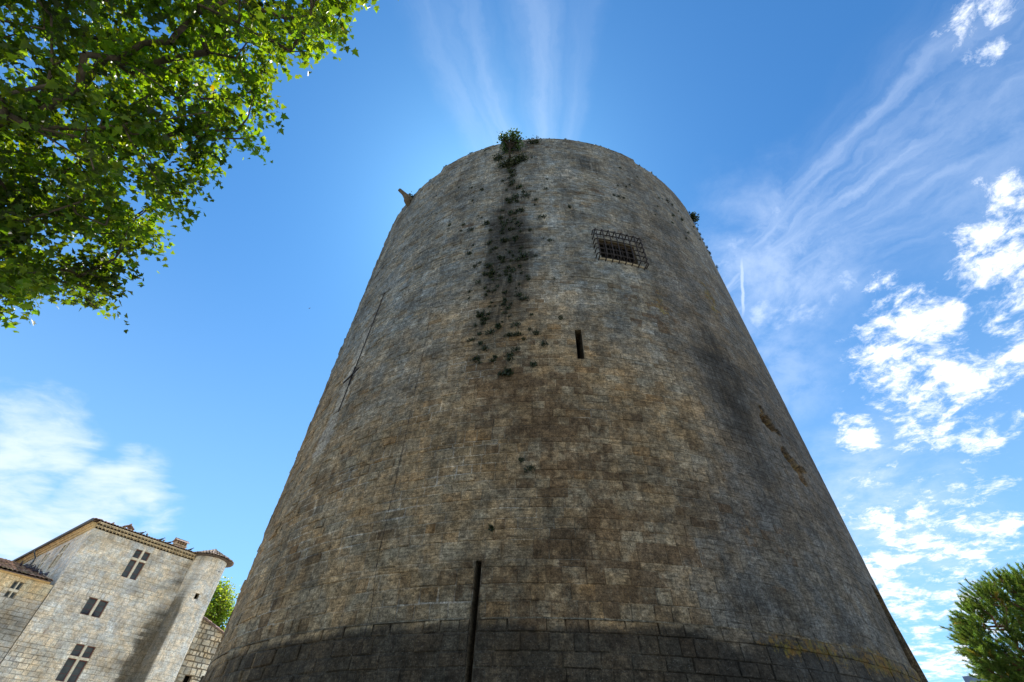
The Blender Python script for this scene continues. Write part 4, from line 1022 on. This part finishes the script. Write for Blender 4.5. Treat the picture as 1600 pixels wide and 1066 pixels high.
def leaves_np(cents, sizes, rng, droop=.5, base=LEAF, cv=.35):
    """flat lobed leaves hanging roughly face up; numpy for speed"""
    n = len(cents); B = np.array([(x, y, -.12*abs(x)*2) for x, y in base]+[(0, .42, .03)]); m_ = len(B)
    nrm = rng.normal(size=(n, 3))*.75; nrm[:, 2] += .9; nrm /= np.linalg.norm(nrm, axis=1)[:, None]
    t = rng.normal(size=(n, 3)); t[:, 2] -= droop; t -= nrm*np.sum(t*nrm, 1)[:, None]; t /= np.linalg.norm(t, axis=1)[:, None]
    s = np.cross(t, nrm)
    V = cents[:, None, :]+(B[None, :, 0:1]*s[:, None, :]+B[None, :, 1:2]*t[:, None, :]+B[None, :, 2:3]*nrm[:, None, :])*sizes[:, None, None]
    k = m_-1; F = np.array([(i, (i+1) % k, k) for i in range(k)])
    F = (F[None]+(np.arange(n)*m_)[:, None, None]).reshape(-1, 3)
    g = rng.uniform(1-cv, 1+cv, n); y = rng.uniform(.85, 1.3, n); C = np.ones((n, 4)); C[:, 0] = g*y; C[:, 1] = g; C[:, 2] = g
    return V.reshape(-1, 3), F, np.repeat(C, m_, 0)
def tri_obj(name, V, F, C, mat, parent):
    me = bpy.data.meshes.new(name); me.vertices.add(len(V)); me.vertices.foreach_set('co', V.astype(np.float32).ravel())
    k = F.shape[1]; me.loops.add(len(F)*k); me.loops.foreach_set('vertex_index', F.astype(np.int32).ravel())
    me.polygons.add(len(F)); me.polygons.foreach_set('loop_start', np.arange(0, len(F)*k, k, dtype=np.int32))
    me.update(calc_edges=True); a = me.color_attributes.new('Col', 'FLOAT_COLOR', 'POINT'); a.data.foreach_set('color', C.astype(np.float32).ravel())
    me.materials.append(mat); o = bpy.data.objects.new(name, me); col.objects.link(o)
    if parent: place(o, parent)
    return o
# the plane tree overhead on the left
def plane_tree():
    r = random.Random(31); rng = np.random.default_rng(5)
    base = Vector((-11.2, .6, 0)); root = empty('plane_tree', base); tag(root, 'leafy plane tree with backlit green leaves hanging in from the upper left', 'tree')
    poly = [(610, -60), (552, 0), (520, 30), (482, 80), (440, 66), (420, 100), (425, 160), (398, 200), (385, 232), (335, 230), (330, 262), (308, 318), (280, 290), (262, 325), (230, 335), (240, 370), (240, 415), (190, 415), (155, 400), (160, 450), (150, 488), (118, 475), (100, 445), (70, 450), (45, 440), (0, 475), (-60, 520), (-420, 640), (-420, -420), (600, -420)]
    pts = []; tries = 0
    while len(pts) < 640 and tries < 60000:
        tries += 1; x = r.uniform(-420, 600); y = r.uniform(-420, 540)
        if not polyinside(x, y, poly): continue
        if (x < -40 or y < -40) and r.random() < .72: continue
        dist = 10.2+1.9*mnoise.noise((x*.006, y*.006, 2.))+r.uniform(-1.5, 1.7)
        # thin windows through the crown where sky and sun come through
        if mnoise.noise((x*.013, y*.013, 7.3)) < -.30: continue
        p = at(x, y, dist)
        if p.z < 3.2 or (Vector((p.x, p.y, 0))-TC).length < 11.8: continue
        pts.append(p)
    for (x, y) in ((150, 425), (140, 445), (152, 462), (132, 452), (150, 482), (165, 415), (178, 400), (196, 390), (206, 372), (222, 350), (262, 300), (290, 280), (285, 300), (312, 250), (300, 235), (345, 220), (372, 205), (388, 180), (398, 160), (402, 135), (412, 112), (425, 90), (450, 80), (478, 76), (495, 55), (515, 45), (530, 25), (250, 318), (120, 440), (108, 425), (135, 430), (160, 440), (60, 430), (40, 420), (85, 420)):
        pts.append(at(x+r.uniform(-6, 6), y+r.uniform(-6, 6), 10.3+r.uniform(-.6, .6)))
    tk = [base, base+Vector((.05, .1, 1.5)), base+Vector((.2, .2, 3.2)), base+Vector((.6, .5, 4.8)), base+Vector((1.2, .9, 6.0))]
    nodes, par, rad = skeleton(tk, pts, r, .009, .30)
    # crossing boughs visible near the corner
    for i in range(len(tk)): rad[i] = max(rad[i], .26-.02*i)
    tb = branch_mesh(nodes, par, rad); tb.build('trunk', M_bark, root, smooth=True)
    cents = []; sz = []
    for p in pts:
        k = r.randint(44, 68); sp = r.uniform(.24, .36)
        # a twig: leaves alternate on a few drooping shoots
        for q in range(5):
            d = Vector((r.gauss(0, 1), r.gauss(0, 1), r.gauss(-.15, .45))).normalized(); L = r.uniform(.2, .6)
            for j in range(k//5): f = (j+1)/(k//5); c = p+ZV*.16+d*L*f+Vector((r.gauss(0, .055), r.gauss(0, .055), r.gauss(0, .05)))-ZV*.1*f*f; cents.append(c); sz.append(r.choice((1, 1, .75))*r.uniform(.075, .145))
    V, F, C = leaves_np(np.array([tuple(c) for c in cents]), np.array(sz), rng, cv=.5)
    # a few dry brown leaves
    nl = len(cents); m_ = len(LEAF)+1
    for i in range(0, nl, 420): C[i*m_:(i+1)*m_] = (1.9, .7, .6, 1)
    cn = np.array([.95+1.0*mnoise.noise(Vector(c)*.75)+.5*mnoise.noise(Vector(c)*2.) for c in cents]).clip(.45, 1.5); C[:, :3] *= np.repeat(cn, m_)[:, None]
    tri_obj('crown', V, F, C, M_leaf, root)
plane_tree()
def round_tree(name, base, centre, rad3, ncl, lpc, leaf, label, mat, seed, bark=M_barkd):
    r = random.Random(seed); rng = np.random.default_rng(seed); root = empty(name, base); tag(root, label, 'tree'); base = Vector(base); centre = Vector(centre)
    lumps = [(centre+Vector((r.uniform(-.6, .6)*rad3[0], r.uniform(-.6, .6)*rad3[1], r.uniform(-.75, .8)*rad3[2])), r.uniform(.25, .5)) for _ in range(16)]
    pts = []
    for i in range(ncl):
        c, s = r.choice(lumps); d = Vector((r.gauss(0, 1), r.gauss(0, 1), r.gauss(0, 1))).normalized()*r.uniform(.4, 1)**.4
        pts.append(c+Vector((d.x*rad3[0]*s, d.y*rad3[1]*s, d.z*rad3[2]*s)))
    tk = [base, base.lerp(centre, .35), base.lerp(centre, .6)]
    nodes, par, rad = skeleton(tk, pts, r, .012, .3, 0.)
    branch_mesh(nodes, par, rad, 6).build('trunk', bark, root, smooth=True)
    P_ = np.array([tuple(p) for p in pts]); cents = np.repeat(P_, lpc, 0)+rng.normal(size=(len(pts)*lpc, 3))*np.array([.3, .3, .26])*leaf*6
    V, F, C = leaves_np(cents, rng.uniform(.7, 1.3, len(cents))*leaf, rng, .3, base=[(0, 0), (.3, .3), (.28, .65), (0, 1), (-.28, .65), (-.3, .3)])
    tri_obj('crown', V, F, C, mat, root)
p = at(338, 965, 56)
round_tree('broadleaf_tree', (p.x, p.y, 0), (p.x, p.y, p.z-1.2), (2.3, 2.6, 4.6), 520, 34, .2, 'sunlit yellow green tree behind the gabled outbuilding', M_leaf2, 12)

# stone pine low on the right
def pine():
    r = random.Random(17); rng = np.random.default_rng(17)
    c0 = at(1640, 1020, 30); base = Vector((c0.x+1.2, c0.y+.5, 0)); root = empty('pine_tree', base); tag(root, 'dense green pine tree at the right edge of the picture', 'tree')
    lumps = []
    def L(px, py, rr, dist=30.): lumps.append((at(px+16, py, dist), rr*dist/1480))
    for a in ((1560, 925, 30, 30), (1592, 915, 28, 30.5), (1530, 940, 28, 29.5), (1505, 965, 24, 29.6), (1500, 990, 22, 30.4), (1515, 1010, 28, 29), (1545, 985, 32, 29), (1590, 960, 38, 31), (1530, 1035, 26, 28.6), (1545, 1065, 30, 28.8), (1580, 1020, 38, 28.8), (1620, 930, 45, 30), (1650, 980, 60, 29.5), (1700, 930, 55, 31), (1720, 1010, 65, 29.5), (1640, 1060, 60, 29), (1600, 1090, 40, 28.7), (1780, 970, 60, 30.5), (1700, 1100, 60, 30), (1620, 990, 45, 32.5), (1560, 960, 35, 32), (1570, 1060, 40, 31), (1680, 1000, 70, 33)): L(*a)
    cc = at(1660, 1040, 30)
    shoots = []; clus = []
    for (c, R3) in lumps:
        clus.append(c)
        n = int(200*(R3/1.2)**1.5)+34
        for i in range(n):
            d = Vector((r.gauss(0, 1), r.gauss(0, 1), r.gauss(.2, 1))).normalized(); p = c+Vector((d.x, d.y, d.z*.8))*R3*r.uniform(.45, 1.08)
            if mnoise.noise(p*.95) < -.27: continue
            shoots.append((p, (d*1.0+(p-cc).normalized()*.5+ZV*.55+Vector((r.gauss(0, .25), r.gauss(0, .25), r.gauss(0, .25)))).normalized()))
    tk = [base, base+Vector((-.1, 0, 2.)), base+Vector((-.4, .1, 3.6)), base+Vector((-.7, .2, 4.8))]
    sub = clus+[s[0] for s in shoots[::4]]
    nodes, par, rad = skeleton(tk, sub, r, .011, .25, 0.)
    for i in range(4): rad[i] = .24-.02*i
    branch_mesh(nodes, par, rad, 6).build('trunk', M_barkp, root, smooth=True)
    NN = 70; V = []; C = []
    for (p, d) in shoots:
        Ls = r.uniform(.28, .5); a = np.array(d); q = rng.normal(size=3); q -= a*q.dot(a); q /= np.linalg.norm(q); b = np.cross(a, q)
        f = rng.uniform(0, 1, NN); th = rng.uniform(0, 6.283, NN); st = np.array(p)[None]+a[None]*(f*Ls)[:, None]
        nd = a[None]*rng.uniform(.55, 1.2, NN)[:, None]+(q[None]*np.cos(th)[:, None]+b[None]*np.sin(th)[:, None])*rng.uniform(.35, .8, NN)[:, None]
        nd /= np.linalg.norm(nd, axis=1)[:, None]; ln = rng.uniform(.10, .17, NN)[:, None]
        sd_ = np.cross(nd, rng.normal(size=(NN, 3))); sd_ /= np.linalg.norm(sd_, axis=1)[:, None]; sd_ *= .011
        V.append(np.stack([st-sd_, st+sd_, st+nd*ln], 1).reshape(-1, 3))
        g = r.uniform(.7, 1.4); br = 1.0 if r.random() > .03 else 2.0; c_ = np.ones((NN*3, 4)); c_[:, 0] = g*br*r.uniform(.85, 1.15); c_[:, 1] = g; c_[:, 2] = g; C.append(c_)
    V = np.concatenate(V); C = np.concatenate(C); F = np.arange(len(V)).reshape(-1, 3)
    tri_obj('crown', V, F, C, M_needle, root)
M_barkp = simple('pine_bark', (.16, .085, .055), .9, .15, .5, 9, .8)
pine()

# the corner of a blue roofed building behind the pine
def blue_house():
    c = at(1503, 1057, 48); root = empty('blue_roofed_building', (c.x, c.y, 0)); tag(root, 'pale building with blue edged roof mostly hidden behind the pine', 'building')
    vd = Vector((c.x, c.y, 0)).normalized(); rt = Vector((vd.y, -vd.x, 0)); mb = MB(); o = Vector((c.x, c.y, 0))+rt*4+vd*3
    mb.box(o+ZV*(c.z-.35)*.5, rt, vd, ZV, 3.7, 2.7, (c.z-.35)*.5); mb.build('wall', M_plast, root)
    mb = MB(); mb.box(o+ZV*(c.z-.17), rt, vd, ZV, 4, 3, .17); mb.build('roof', M_blue, root)
    mb = MB()
    for k in range(3): mb.box(o-vd*2.71+rt*(-2.4+2.4*k)+ZV*(c.z-2.0), rt, vd, ZV, .45, .03, .65)
    mb.build('window', M_glass, root)
M_blue = simple('blue_fascia', (.10, .16, .28), .6, .3, .15, 4)
blue_house()
